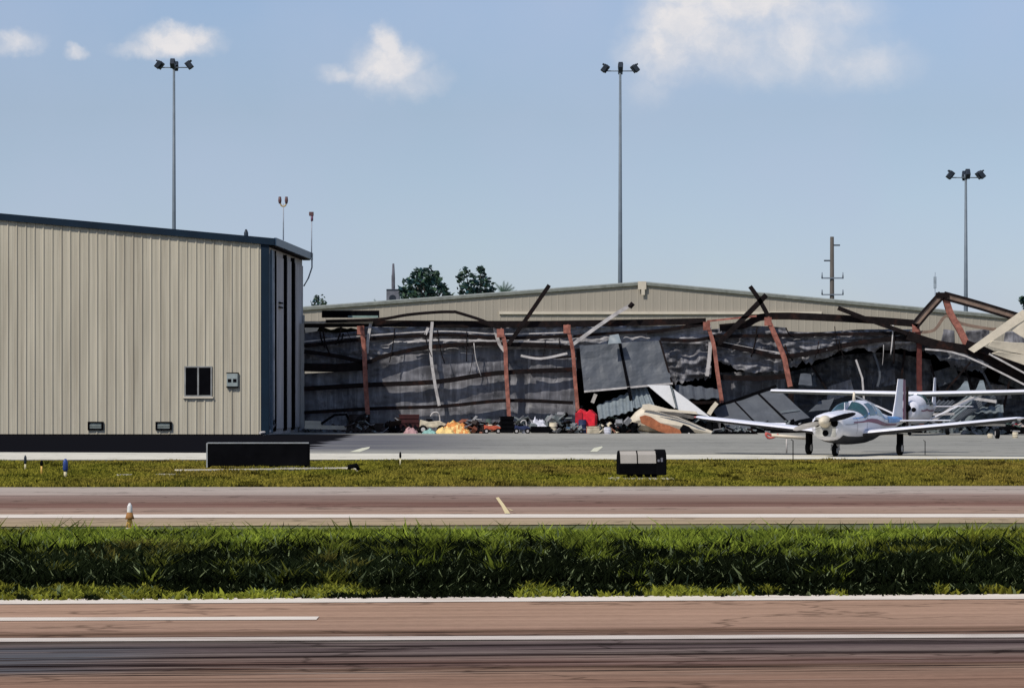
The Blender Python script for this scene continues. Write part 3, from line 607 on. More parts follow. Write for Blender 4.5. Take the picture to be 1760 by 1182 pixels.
insulate([(1335,568),(1400,571),(1480,566),(1575,566)], [(1352,632),(1410,618),(1470,600),(1580,604)], 0.20, ins, nx=110, amp=.34, rows=1, seed=10, ragged=.22, pil=.3)
insulate([(1380,598),(1440,586),(1520,580),(1575,582)], [(1378,618),(1440,602),(1520,592),(1580,596)], 0.20, ins_hi, nx=110, ny=14, amp=.30, rows=1, seed=11, ragged=.12, pil=.2)
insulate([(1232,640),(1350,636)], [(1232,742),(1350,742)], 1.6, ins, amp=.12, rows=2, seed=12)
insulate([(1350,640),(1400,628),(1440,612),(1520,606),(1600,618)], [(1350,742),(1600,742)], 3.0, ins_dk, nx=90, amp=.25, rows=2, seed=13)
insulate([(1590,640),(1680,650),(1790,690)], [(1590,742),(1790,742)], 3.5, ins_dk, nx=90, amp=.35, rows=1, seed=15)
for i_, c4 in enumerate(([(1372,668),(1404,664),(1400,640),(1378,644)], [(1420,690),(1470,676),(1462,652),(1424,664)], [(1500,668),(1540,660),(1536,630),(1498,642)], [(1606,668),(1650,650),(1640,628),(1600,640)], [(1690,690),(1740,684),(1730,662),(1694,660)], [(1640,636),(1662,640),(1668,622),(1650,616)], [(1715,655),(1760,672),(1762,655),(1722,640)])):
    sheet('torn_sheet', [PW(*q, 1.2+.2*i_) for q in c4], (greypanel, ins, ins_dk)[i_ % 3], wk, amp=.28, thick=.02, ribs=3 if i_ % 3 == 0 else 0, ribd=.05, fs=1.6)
for i_, pts in enumerate(([(1385,612),(1420,668)], [(1500,600),(1512,640),(1508,664)], [(1555,600),(1549,655)], [(1600,628),(1618,690)], [(1690,640),(1712,690),(1706,720)], [(1735,655),(1722,715)], [(1655,625),(1672,668)])):
    MB().sweep(pl(pts, .6), cchan(3.5*sc_, .06)).build('hanging_strut', (darksteel, greypanel, darksteel)[i_ % 3], wk)
insulate([(1575,585),(1640,600),(1700,625)], [(1578,598),(1640,628),(1690,640)], 0.20, ins_dk, amp=.2, rows=1, seed=14, ragged=.2)
for c4 in ([(1617,590),(1641,598),(1640,568),(1622,566)], [(1660,592),(1700,588),(1700,566),(1660,568)], [(1725,590),(1760,598),(1764,568),(1728,570)]):
    sheet('insulation_scrap', [PW(*c4[0],1.5), PW(*c4[1],1.5), PW(*c4[2],1.5), PW(*c4[3],1.5)], ins, wk, amp=.25, thick=.04, smooth=True)
# fallen dark roof deck and back wall
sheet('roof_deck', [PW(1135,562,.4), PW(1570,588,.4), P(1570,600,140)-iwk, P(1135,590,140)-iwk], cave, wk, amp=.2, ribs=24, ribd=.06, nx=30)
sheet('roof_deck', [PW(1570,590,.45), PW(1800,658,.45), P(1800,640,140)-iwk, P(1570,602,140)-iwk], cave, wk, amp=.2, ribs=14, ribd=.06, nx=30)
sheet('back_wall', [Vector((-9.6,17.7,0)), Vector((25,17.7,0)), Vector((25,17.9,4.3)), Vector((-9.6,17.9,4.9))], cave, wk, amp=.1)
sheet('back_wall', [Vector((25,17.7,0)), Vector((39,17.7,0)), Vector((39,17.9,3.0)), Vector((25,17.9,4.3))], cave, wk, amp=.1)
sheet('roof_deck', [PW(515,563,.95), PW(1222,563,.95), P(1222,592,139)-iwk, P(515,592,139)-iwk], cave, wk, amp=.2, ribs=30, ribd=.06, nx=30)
# light roof remnant, upper left: a dark opening with a pale-green strip
o = MB().box(tuple(PW(553,545.5,3)), tuple(PW(652,534,3.4))).build('roof_curb', black, wk)
MB().box(tuple(PW(598,546,2.8)), tuple(PW(650,542.5,2.95))).build('curb_flashing', mat('pale_green_strip', (.22,.30,.27), .6), o)
MB().box(tuple(PW(523,556,-.35)), tuple(PW(641,552,-.15))).build('flashing_or_highlight', mat('warm_flashing', (.45,.40,.32), .6), wk)
sheet('torn_flashing', [PW(525,572,-.3), PW(545,569,-.3), PW(548,563,-.3), PW(524,563,-.3)], creampaint, wk, amp=.05)
MB().box((PW(517,560).x,-.25,0), (PW(523.5,560).x,-.05,PW(520,556).z)).build('end_post', mat('pale_post', (.4,.38,.34), .6, .1), wk)

# ------------------------------------------------------------------ fallen sheets and panels, each a thing
def panel(name, label, c4, d0, d1, m_, cat='metal sheet', ribs=0, amp=.03, seams=(), group=None, thick=.03, seammat=None, rr=.03, **kw):
    a = P(*c4[0], d0); org = Vector((sum(P(*c, d0).x for c in c4)/4, d0, 0)); t = thing(name, label, cat, org, 0, group)
    cs = [P(*c4[0], d0)-org, P(*c4[1], d0)-org, P(*c4[2], d1)-org, P(*c4[3], d1)-org]
    o = sheet('sheet', cs, m_, t, ribs=ribs, ribd=rr, amp=amp, thick=thick, **kw)
    for u, w in seams:
        p0 = cs[0].lerp(cs[1], u)+Vector((0,-.06,0)); p1 = cs[3].lerp(cs[2], u)+Vector((0,-.06,0))
        MB().sweep([p0, p1], rect(w, .06)).build('seam', seammat or black, t)
    return t, cs
t, cs = panel('wall_panel', 'large slate grey wall panel leaning upright with one dark vertical seam', [(1004,672),(1156,658),(1134,585),(996,594)], 120.2, 120.8, greypanel, 'wall panel', amp=.12, seams=((.50,.13),), nx=24, ny=14)
MB().sweep([cs[0]+Vector((0,-.05,-.02)), cs[1]+Vector((0,-.05,-.02))], rect(.09,.08)).build('edge_trim', palesteel, t)
MB().sweep([cs[1]+Vector((0,-.05,-.1)), cs[2]+Vector((0,-.05,0))], rect(.09,.08)).build('edge_trim', darksteel, t)
MB().sweep([cs[0].lerp(cs[1],.5)+Vector((0,-.12,0)), P(1090,716,120)-t.location], rect(.15,.08)).build('post', black, t)
panel('wall_panel', 'pale torn grey sheet hooked over the top of the slate panel', [(1045,592),(1068,590),(1063,575),(1048,577)], 120, 120.3, corru, 'wall panel', amp=.1)
t, cs = panel('fallen_panel', 'broad slate grey panel lying tilted with two dark diagonal seams', [(1262,748),(1392,718),(1334,665),(1222,703)], 119.2, 121.2, greypanel, 'wall panel', amp=.06, seams=((.36,.07),(.72,.09)), nx=24, ny=10)
MB().sweep([cs[3]+Vector((0,-.05,.03)), cs[2]+Vector((0,-.05,.05))], rect(.13,.1)).build('edge_angle', black, t)
MB().sweep([cs[1].lerp(cs[2],.25)+Vector((-.1,-.08,0)), cs[1].lerp(cs[2],.3)+Vector((-.9,-.08,-.15))], rect(.06,.04)).build('strap', corru, t)
sg = [('corrugated_sheet', 'blue grey corrugated sheet lying tilted right of the red tank', [(1030,722),(1088,706),(1086,672),(1026,698)], 5, corru),
 ('corrugated_sheet', 'pale corrugated sheets stacked under the slate panel beside the white fin', [(1086,704),(1125,697),(1110,662),(1082,668)], 4, corru),
 ('corrugated_sheet', 'dull grey sheet lying low between the two white fins and the thin red column', [(1165,688),(1236,686),(1234,668),(1160,664)], 3, greypanel),
 ('corrugated_sheet', 'long steep corrugated sheet rising to the right behind the white wing', [(1598,728),(1634,728),(1694,676),(1672,672)], 4, corru),
 ('corrugated_sheet', 'second steep corrugated sheet leaning just right of the longest steep one', [(1634,728),(1650,722),(1712,682),(1690,678)], 3, greypanel),
 ('corrugated_sheet', 'dark tilted sheet leaning beside the nose of the high wing plane', [(1592,712),(1618,708),(1642,690),(1612,688)], 4, greypanel),
 ('corrugated_sheet', 'upper ribbed sheet of the flat pair stacked at the far right', [(1668,712),(1725,708),(1724,696),(1672,702)], 3, corru),
 ('corrugated_sheet', 'lower ribbed sheet of the flat pair stacked at the far right', [(1656,726),(1724,721),(1724,710),(1664,714)], 3, corru),
 ('corrugated_sheet', 'small pointed sheet tip standing above the long white wing, left one of two', [(1644,672),(1668,672),(1663,655),(1658,656)], 0, corru),
 ('corrugated_sheet', 'small pointed sheet tip standing above the long white wing, right one of two', [(1676,672),(1696,672),(1690,654),(1684,655)], 0, corru),
 ('corrugated_sheet', 'tilted grey slab behind the cockpit roof of the low wing plane', [(1390,708),(1424,704),(1434,684),(1408,688)], 0, greypanel),
 ('corrugated_sheet', 'small square grey sheet standing in the dark left of the cockpit', [(1372,662),(1396,662),(1394,644),(1376,642)], 0, greypanel)]
for i, (nm, lb, c4, rb, m_) in enumerate(sg): panel(nm, lb, c4, 119.4+.25*(i % 4), 120.6+.25*(i % 4), m_, ribs=rb, amp=.10, rr=.06, group='loose metal sheets in the wreckage', nx=16)
def stick(name, label, pts, w, d0, m_, cat='debris', group=None):
    org = P(pts[0][0], pts[0][1], d0); o = MB().sweep([P(*p, d0)-org for p in pts], cchan(w*d0/F, w*d0/F, .012)).build(name, m_); o.location = org; return tag(o, label, cat, group)
stick('metal_strut', 'thin white strut standing diagonally above the cockpit roof', [(1471,618),(1482,650),(1485,690)], 3, 119.5, palesteel, 'strut')
stick('metal_strut', 'pale bent strut leaning left of the tilted slate panel', [(1218,712),(1224,702),(1232,692)], 7, 119.2, creampaint, 'strut')
stick('metal_strut', 'thin pale rail lying along the steep sheets behind the fin', [(1588,712),(1640,711)], 4, 118.8, palesteel, 'strut')
stick('metal_strut', 'slanting pale rail running up across the steep corrugated sheets', [(1600,725),(1640,698),(1670,684),(1712,690)], 5, 118.9, palesteel, 'strut')
stick('metal_strut', 'short pale bar near the ground left of the dark brown drum', [(524,733),(598,735)], 7, 119.4, creampaint, 'strut')
stick('metal_strut', 'upper pale bar stacked over the lower one at the hangar corner', [(524,726),(552,727)], 7, 119.8, creampaint, 'strut')
stick('metal_strut', 'arched dark pipe bent over the pale bars by the hangar', [(552,728),(575,713),(595,712),(604,730),(605,742)], 4, 119.2, black, 'pipe')

# ------------------------------------------------------------------ heap of hangar contents along the apron edge
def org_of(x0, x1, yb): dd = min(gd(yb), 121.0); return Vector((((x0+x1)/2-X0)/F*dd, dd, 0)), dd
cols = {}
def cm(nm, c, r=.7): return mat(nm, c, r, .35, 5.0)
def tarp(name, label, x0, x1, yt, yb, m_, cat='heap', seed=0, m2=None):
    o_, dd = org_of(x0, x1, yb); w = (x1-x0)/F*dd/2*1.12; h = (yb-yt)/F*dd*1.25; n = 22; vs = []; r = w*.7
    for j in range(n+1):
        for i in range(n+1):
            u = i/n*2-1; v = j/n*2-1; q = max(abs(u), abs(v))
            hh = h*max(0, 1-q**2.6)*(.75+.38*noise.noise(Vector((u*1.8+seed, v*1.8, seed)))+.28*noise.noise(Vector((u*5+seed, v*5, 3))))
            vs.append((u*w+.1*noise.noise(Vector((u*3, v*3, seed))), v*r, max(0.0, hh)))
    me = bpy.data.meshes.new(name); me.from_pydata(vs, [], [(j*(n+1)+i, j*(n+1)+i+1, (j+1)*(n+1)+i+1, (j+1)*(n+1)+i) for j in range(n) for i in range(n)]); me.polygons.foreach_set('use_smooth', [True]*(n*n))
    if m2: me.polygons.foreach_set('material_index', [1 if noise.noise(Vector((k % n*.6, k//n*.6, seed))) > .12 else 0 for k in range(n*n)])
    o = link(name, me, [m_, m2] if m2 else m_); o.location = o_; return tag(o, label, cat)
def rubble(name, label, x0, x1, yt, yb, m_, cat, seed, m2):
    o_, dd = org_of(x0, x1, yb); w = (x1-x0)/F*dd/2; h = (yb-yt)/F*dd; r = random.Random(seed*13+1); mb = MB(); dep = min(1.2, w*.8)
    for j in range(7):                        # low mound so nothing floats
        a0 = -w+2*w*j/7; mb.prism([(a0-.05,0),(a0+2*w/7+.05,0),(a0+2*w/7*.7,h*r.uniform(.35,.6)),(a0+2*w/7*.3,h*r.uniform(.4,.65))], -dep*.5, dep*.6)
    for k in range(int(16+26*w)):
        x = r.uniform(-w, w); e = max(.15, 1-(x/w)**4); ln = r.uniform(.15, .55)*min(1.3, h+.4); z = r.uniform(.02, h*.95*e); y = r.uniform(-dep*.7, dep*.3)
        M = Matrix.Translation((x, y, z)) @ Matrix.Rotation(r.uniform(-.9,.9), 4, 'Y') @ Matrix.Rotation(r.uniform(-1,1), 4, 'Z') @ Matrix.Rotation(r.uniform(-.7,.7), 4, 'X')
        mb.cur = r.choice((0,0,1,1,2,3)) if m2 else 0; t_ = r.random()
        if t_ < .45: mb.box((-ln/2,-.03,-.03),(ln/2,.03,.03), M)
        elif t_ < .8: mb.box((-ln/2,-ln*.35,-.012),(ln/2,ln*.35,.012), M)
        else: mb.box((-ln*.28,-ln*.22,-ln*.2),(ln*.28,ln*.22,ln*.2), M)
    for q in range(len(mb.v)):
        if mb.v[q][2] < 0: mb.v[q] = (mb.v[q][0], mb.v[q][1], 0.0)
    o = mb.build(name, [m_, m2 or m_, darksteel, cm('dusty_grey', (.22,.22,.23))]); o.location = o_; tag(o, label, cat); o['kind'] = 'stuff'; return o
def crate(name, label, x0, x1, yt, yb, m_, rz=.2, cat='crate', lid=None, open_=False):
    o_, dd = org_of(x0, x1, yb); w = (x1-x0)/F*dd/2*.95; h = (yb-yt)/F*dd; t = thing(name, label, cat, o_, rz)
    mb = MB(); mb.box((-w,-.3,.04),(w,.3,h*.92)); mb.build('body', m_, t, .02)
    mb = MB()
    for k in range(4): mb.box((-w-.02,-.33,.06+k*h*.24),(w+.02,-.302,.06+k*h*.24+h*.15))
    mb.build('slats', m_, t); MB().box((-w-.03,-.34,h*.925),(w+.03,.33,h)).build('lid', lid or m_, t, .015); return t
def barrel(name, label, cx, yt, yb, rpx, m_, cat='drum', tilt=0, lid=None):
    dd = min(gd(yb), 121); h = (yb-yt)/F*dd; r = rpx/F*dd; t = thing(name, label, cat, Vector(((cx-X0)/F*dd, dd, 0)))
    mb = MB(); zz = [0,.03,.33,.35,.37,.65,.67,.69,.97,1]; rr = [.97,1,1,1.05,1,1,1.05,1,1,.97]
    b_ = mb.tube([(0,0,max(.001,z*h)) for z in zz], [q*r for q in rr], 18).build('body', m_, t)
    MB().tube([(0,0,h+.002),(0,0,h+.03)], r*.85, 18).build('lid', lid or m_, t)
    if tilt: t.rotation_euler = (0, tilt, 0); t.location.z = abs(math.sin(tilt))*r
    return t
def wheel(parent, c, r, w, rim=None, name='wheel', axis=(1,0,0)):
    a = Vector(axis).normalized()*w/2; c = Vector(c)
    o = MB().tube([c-a, c-a*.7, c+a*.7, c+a], [r*.85, r, r, r*.85], 20).build(name, rubber, parent)
    MB().tube([c-a*1.05, c+a*1.05], r*.5, 14).build('rim', rim or palesteel, o); return o
def cart(name, label, x0, x1, yt, yb, mbody, cat='cart', seat=None, hoop=True):
    o_, dd = org_of(x0, x1, yb); w = (x1-x0)/F*dd/2; h = (yb-yt)/F*dd; t = thing(name, label, cat, o_, .1)
    mb = MB().prism([(-w*.8,h*.3),(w*.75,h*.28),(w*.95,h*.45),(w*.5,h*.6),(-w*.2,h*.55),(-w*.75,h*.65)], -.25, .25); mb.build('body', mbody, t, .03)
    for q in (-.6,.6): wheel(t, (w*q,-.30,h*.2), h*.2, .12, axis=(0,1,0))
    MB().box((-w*.35,-.18,h*.58),(w*.05,.18,h*.68)).build('seat', seat or black, t, .02)
    if hoop: MB().tube(smooth_poly([(w*.55,-.1,h*.55),(w*.45,-.1,h*.95),(w*.1,-.1,h*.98),(-w*.1,-.1,h*.8)], 4), .03, 8).build('handlebar', palesteel, t)
    return t
cr_ = cm('charred_wood', (.02,.012,.01)); dr = cm('deep_maroon', (.05,.012,.012)); org = cm('orange_tarp', (.60,.23,.06)); yel = cm('yellow_tarp', (.75,.52,.20)); red = cm('red_enamel', (.62,.015,.03), .4); rorg = cm('faded_red', (.50,.10,.05))
navy = cm('navy_plastic', (.02,.03,.08)); wht = cm('dirty_white', (.62,.62,.68)); teal = cm('pale_teal', (.22,.40,.36)); gry = cm('mid_grey', (.16,.18,.18)); pnk = cm('dusty_pink', (.42,.25,.25)); crm = cm('cream_card', (.60,.52,.38)); grn = cm('grey_green', (.10,.14,.12)); brn = cm('rust_brown', (.20,.07,.04))
barrel('steel_drum', 'dark brown drum standing at the foot of the first red column', 612, 713, 744, 13, cr_)
crate('storage_crate', 'low black chest lying right of the dark brown drum', 624, 660, 727, 744, cr_, .05)
rubble('junk_heap', 'black scorched heap around the first red column base', 596, 642, 716, 744.5, cr_, 'heap', 3, gry)
crate('storage_crate', 'tall dark maroon cabinet between the chest and the small tractor', 686, 720, 712, 744, dr, .1, 'cabinet')
tarp('cloth_bundle', 'dusty pink bundle lying in front of the maroon cabinet', 695, 716, 735, 745.3, pnk, 'cloth', 5)
cart('small_tractor', 'small cream and black tractor with raised handlebar beside the maroon cabinet', 716, 768, 708, 745, crm, 'tractor')
tarp('cloth_bundle', 'pale teal bundle under the small tractor', 727, 747, 738, 745.4, teal, 'cloth', 6)
tarp('tarpaulin', 'bright orange and yellow tarpaulin heap right of the small tractor', 760, 806, 726, 745, org, 'tarpaulin', 8, yel)
tarp('tarpaulin', 'pale yellow tarpaulin end spread left of the orange heap', 750, 780, 735, 745.2, yel, 'tarpaulin', 9)
crate('cardboard_box', 'small white box perched behind the orange tarpaulin', 796, 811, 720, 735, wht, .3, 'box')
rubble('junk_heap', 'dark brown crumpled heap between the orange tarpaulin and the red cart', 802, 832, 722, 745, cr_, 'heap', 11, brn)
cart('hand_cart', 'orange red cart with pale top next to the black crates', 828, 862, 722, 745, rorg, 'cart', crm, False)
barrel('gas_cylinder', 'dark green cylinder standing behind the orange red cart', 840, 716, 738, 5, grn)
crate('storage_crate', 'black crate standing at the second red column', 860, 882, 715, 745, black, .1)
cart('mower', 'navy riding mower with pale wheels under the second bay', 880, 912, 722, 745, navy, 'mower')
tarp('cloth_bundle', 'crumpled white sheet draped over dark boxes in the second bay', 908, 942, 722, 742, wht, 'cloth', 14)
crate('storage_crate', 'black low crate under the crumpled white sheet', 912, 946, 733, 745, black, 0)
for i, (cx, yt, rp, m_, lb) in enumerate(((902,734,5,wht,'small white tin at the wheels of the navy mower'), (951,727,7,crm,'cream topped tub beside the white sheet'), (1001,722,7,navy,'navy tub left of the red tank'))):
    barrel('tub', lb, cx, yt, 745, rp, m_, 'tub')
rubble('junk_heap', 'mid grey heap of scrap behind the cream tub', 936, 985, 706, 741, gry, 'heap', 17, gry)
rubble('junk_heap', 'black scrap heap between the cream tub and the red tank', 945, 1000, 728, 745, black, 'heap', 18, gry)
cart('floor_jack', 'low blue and white trolley in front of the red tank', 970, 1004, 727, 745, cm('denim_blue', (.08,.14,.22)), 'trolley', wht, False)
# red tank: two-tone box tank with spout
o_, dd = org_of(988, 1027, 744.8); t = thing('fuel_tank', 'bright red sheet metal tank propped beside the third red column', 'tank', o_+Vector((0,0,.3)), -.2)
k_ = dd/F
MB().prism([(-16*k_,0),(17*k_,.05),(18*k_,.55),(8*k_,.80),(2*k_,.66),(-8*k_,.85),(-17*k_,.6)], -.3, .3).build('body', red, t, .03)
MB().box((-.45,-.34,.1),(-.12,-.305,.66)).build('side_plate', cm('dark_red', (.36,.008,.02)), t); MB().tube([(-.2,0,.78),(-.2,0,.98)], .07, 12).build('filler_cap', black, t)
MB().box((-.35,-.25,-.3),(-.25,.25,-.002)).build('leg', black, t); MB().box((.25,-.25,-.3),(.35,.25,.01)).build('leg', black, t)
tarp('cloth_bundle', 'faded red rag hanging below the red tank', 990, 1012, 728, 744, rorg, 'cloth', 21)
crate('cardboard_box', 'cream cardboard box on the apron edge below the red tank', 1010, 1028, 733, 746, crm, .15, 'box')
rubble('junk_heap', 'beige and grey scrap heap right of the cream cardboard box', 1022, 1060, 727, 745, crm, 'heap', 23, gry)
crate('storage_crate', 'small white case near the beige scrap heap', 1038, 1052, 729, 741, wht, -.2, 'case')
barrel('tub', 'white tub on the apron edge left of the cream wing wreck', 1044, 735, 746, 6, wht, 'tub')
rubble('junk_heap', 'black heap with pale scraps at the tip of the cream wing wreck', 1052, 1096, 722, 745, black, 'heap', 24, brn)
tarp('cloth_bundle', 'dusty pink cloth lying by the cream wing wreck', 1080, 1094, 727, 738, pnk, 'cloth', 25)
rubble('junk_heap', 'grey green scrap mound behind the beige heap', 1030, 1090, 712, 740, grn, 'heap', 26, gry)
for i, (x0, x1, yt, yb, m_, m2, lb) in enumerate(((660,730,716,744,cave,cr_,'black rubble heap behind the maroon cabinet'), (775,860,718,743,cave,brn,'black and rust rubble heap behind the orange tarpaulin'), (850,925,716,743,black,gry,'black rubble heap around the second red column foot'), (985,1050,716,743,black,cr_,'black rubble heap behind the red tank'),(1400,1480,712,744,black,gry,'black and grey scrap heap behind the engine cowl of the low wing plane'), (1480,1580,706,744,cave,grn,'dark scrap heap behind the cabin of the low wing plane'), (1585,1660,722,744,gry,black,'grey scrap heap under the tail of the low wing plane'), (1655,1730,730,747,gry,black,'low grey scrap spread under the right wing tip'), (1720,1790,720,746,black,grn,'black heap at the right edge beyond the wing tip'), (1225,1300,735,746,black,gry,'thin black rubble below the tilted slate panel'), (1290,1400,722,744,black,gry,'dark rubble right of the tilted slate panel'), (1150,1235,700,742,black,gry,'dark rubble heap behind the cream wing wreck'), (640,690,728,742,ins_hi,gry,'pale insulation scraps right of the low black chest'), (770,900,722,741,gry,ins,'grey insulation scraps on the floor behind the orange tarpaulin'), (520,600,728,741,ins,gry,'grey insulation scraps on the floor at the tan hangar corner'))):
    rubble('rubble_heap', lb, x0, x1, yt, yb, m_, 'rubble', 30+i, m2)
tarp('cloth_bundle', 'dark red cloth bundle at the far right beyond the wing tip', 1736, 1760, 728, 742, cm('wine_red', (.25,.02,.04)), 'cloth', 50)
crate('cardboard_box', 'pale pink box at the right edge above the dark red cloth', 1748, 1775, 722, 738, cm('pale_pink', (.60,.48,.42)), 0, 'box')
for i, (cx, lb) in enumerate(((1702,'pale tin under the right wing tip, the left of two'), (1745,'pale yellow green tin at the right edge of the apron'))): barrel('tin', lb, cx, 743 if i else 746, 753, 5, crm, 'tin')
wheel(None, (P(1714,750,gd(754)).x, gd(754), .22), .21, .16).location = (0,0,0)
loose = [o for o in C.objects if o.name.startswith('wheel') and o.parent is None][0]; tag(loose, 'loose black wheel lying on the apron under the right wing tip', 'wheel')

# ------------------------------------------------------------------ cream wing wreck and white fins
def polyplate(name, pts, d0, d1, m_, parent, org, thick=.05, off=None):
    vs = [P(x, y, d0+(d1-d0)*(1-(y-655)/95))-org for x, y in pts]; n = len(vs); vv = vs+[v+Vector((.02,thick,.0)) for v in vs]
    mb = MB(); mb.add(vv, [tuple(range(n)), tuple(range(2*n-1, n-1, -1))]+[(i, (i+1)%n, n+(i+1)%n, n+i) for i in range(n)]); return mb.build(name, m_, parent, .012)
org0 = Vector((P(1160,745,117.2).x, 117.2, 0))
t = thing('wing_wreck', 'cream crushed wing with torn orange brown underside lying on the apron edge', 'aircraft wreck', org0)
# body as lofted crumpled shell
secs = [(1080,722,734),(1092,708,738),(1106,698,742),(1130,705,745),(1160,714,746),(1185,724,746.5),(1208,734,747),(1236,745,748)]
vs = []; nn = 12
for (x, yt, yb) in secs:
    c = P(x, (yt+yb)/2, 117.6)-org0; hh = (yb-yt)/2/F*117.6
    for k in range(nn):
        a = 2*math.pi*k/nn; vs.append(c+Vector((0, -math.cos(a)*.55*min(1, hh*3), hh*math.sin(a)+.03*noise.noise(Vector((x, k, 0))))))
mb = MB(); mb.add(vs, [(i*nn+k, i*nn+(k+1)%nn, (i+1)*nn+(k+1)%nn, (i+1)*nn+k) for i in range(len(secs)-1) for k in range(nn)]+[tuple(range(nn)), tuple((len(secs)-1)*nn+k for k in range(nn))]); mb.build('wing_shell', creampaint, t, .01)
polyplate('torn_skin', [(1099,716),(1108,713),(1118,716),(1135,727),(1150,731),(1170,739),(1175,747),(1152,746.5),(1132,741),(1102,727)], 116.75, 116.9, cm('orange_brown', (.34,.115,.05)), t, org0)
polyplate('spar_gap', [(1128,706.5),(1160,708),(1200,716),(1190,720),(1150,713)], 116.9, 117.0, cm('shadow_grey', (.10,.09,.08)), t, org0)
polyplate('torn_hole', [(1168,737),(1174,729),(1184,733),(1196,745),(1198,748),(1180,747),(1172,747)], 116.7, 116.8, black, t, org0)
w_ = polyplate('upper_skin', [(1104,695),(1116,694),(1150,703),(1196,707),(1200,712),(1130,706),(1104,703)], 117.0, 117.1, creampaint, t, org0)
wheel(t, P(1184,745,116.4)-org0, .10, .1, axis=(0,1,0))
org1 = Vector((P(1160,745,118.6).x, 118.6, 0))
tf = thing('tail_fin_wreck', 'pair of white triangular tail surfaces fallen behind the cream wing wreck', 'aircraft wreck', org1)
polyplate('fin', [(1112,661.5),(1151,662),(1161,699),(1160,702)], 118.4, 118.6, whitepaint, tf, org1, .12)
polyplate('rudder', [(1157,668),(1162,672),(1180,685),(1220,716),(1165,704)], 118.3, 118.5, whitepaint, tf, org1, .12)
polyplate('hinge_line', [(1152,662),(1155,665),(1164,702),(1161.5,702)], 118.2, 118.35, gry, tf, org1, .05)

# ------------------------------------------------------------------ aircraft
def plane_body(t, prof, m_, nseg=28, name='fuselage'):
    """prof rows: y, halfwidth, zbottom, zsill, ztop"""
    def sec(y):
        for i in range(len(prof)-1):
            if prof[i][0] <= y <= prof[i+1][0]:
                f = (y-prof[i][0])/(prof[i+1][0]-prof[i][0]); f = f*f*(3-2*f)*.5+f*.5; return [prof[i][k]*(1-f)+prof[i+1][k]*f for k in range(1,5)]
        return prof[-1][1:]
    def surf(y, a, off=0.):
        w, zb, zs, zt = sec(y); ca, sa = math.cos(a), math.sin(a); e = .85
        x = w*math.copysign(abs(ca)**e, ca); z = zs+((zt-zs) if sa > 0 else (zs-zb))*math.copysign(abs(sa)**e, sa)
        nrm = Vector((ca*1.0, 0, sa)).normalized(); return Vector((x, y, z))+nrm*off
    ys = []; 
    for i in range(len(prof)-1): ys += [prof[i][0]+(prof[i+1][0]-prof[i][0])*k/5 for k in range(5)]
    ys.append(prof[-1][0]); vs = [surf(y, 2*math.pi*k/nseg) for y in ys for k in range(nseg)]
    mb = MB(); mb.add(vs, [(i*nseg+k, i*nseg+(k+1)%nseg, (i+1)*nseg+(k+1)%nseg, (i+1)*nseg+k) for i in range(len(ys)-1) for k in range(nseg)]+[tuple(range(nseg)), tuple((len(ys)-1)*nseg+k for k in range(nseg))], True)
    o = mb.build(name, m_, t); return o, surf
def patch(surf, name, m_, parent, y0, y1, a0, a1, off=.008, n=12, ya=None):
    vs = []; 
    for j in range(n+1):
        for i in range(n+1):
            v = j/n; u = i/n
            yy = (y0[0]+(y0[1]-y0[0])*v if isinstance(y0, tuple) else y0)*(1-u)+(y1[0]+(y1[1]-y1[0])*v if isinstance(y1, tuple) else y1)*u
            aa = (a0[0]+(a0[1]-a0[0])*u if isinstance(a0, tuple) else a0)*(1-v)+(a1[0]+(a1[1]-a1[0])*u if isinstance(a1, tuple) else a1)*v
            vs.append(surf(yy, math.radians(aa), off))
    me = bpy.data.meshes.new(name); me.from_pydata([tuple(v) for v in vs], [], [(j*(n+1)+i, j*(n+1)+i+1, (j+1)*(n+1)+i+1, (j+1)*(n+1)+i) for j in range(n) for i in range(n)])
    me.polygons.foreach_set('use_smooth', [True]*(n*n)); return link(name, me, m_, parent)
def airfoil(chord, th, n=10):
    pts = []
    for i in range(n+1): x = (1-math.cos(math.pi*i/n))/2; pts.append((x*chord, th*chord*2.9*(.2969*x**.5-.126*x-.3516*x*x+.2843*x**3-.1015*x**4)*1.15))
    lo = [(a, -b*1.0) for a, b in pts[1:-1]][::-1]; return pts+lo
def wing(t, name, secs, th, m_, vertical=False, m2=None):
    """secs: (span position, y leading edge, z, chord)"""
    mb = MB(); vs = []
    for (sx, yl_, z, ch) in secs:
        for a, b in airfoil(ch, th): vs.append((b, yl_+a, sx) if vertical else (sx, yl_+a, z+b))
    n = len(airfoil(1, .1)); mb.add(vs, [(i*n+k, i*n+(k+1)%n, (i+1)*n+(k+1)%n, (i+1)*n+k) for i in range(len(secs)-1) for k in range(n)], True)
    if m2:
        for q in range(len(mb.mi)): mb.mi[q] = 1 if q % n >= n//2+1 else 0
    mb.add([vs[k] for k in range(n)], [tuple(range(n))]); mb.add([vs[(len(secs)-1)*n+k] for k in range(n)], [tuple(range(n))]); return mb.build(name, [m_, m2] if m2 else m_, t)
plane_w = mat('aircraft_white', (.72,.71,.76), .28, .04, 1.5, spec=.6)
maroon = cm('maroon_stripe', (.20,.05,.10), .4); skyb = cm('sky_blue_stripe', (.10,.30,.62), .4); redtip = cm('red_wing_tip', (.55,.12,.10), .4)
A = thing('low_wing_plane', 'white low-wing single engine plane with maroon stripe and blue tail flash', 'airplane', ((1472-X0)/F*73.3-.08, 73.2, .025), math.radians(-25))
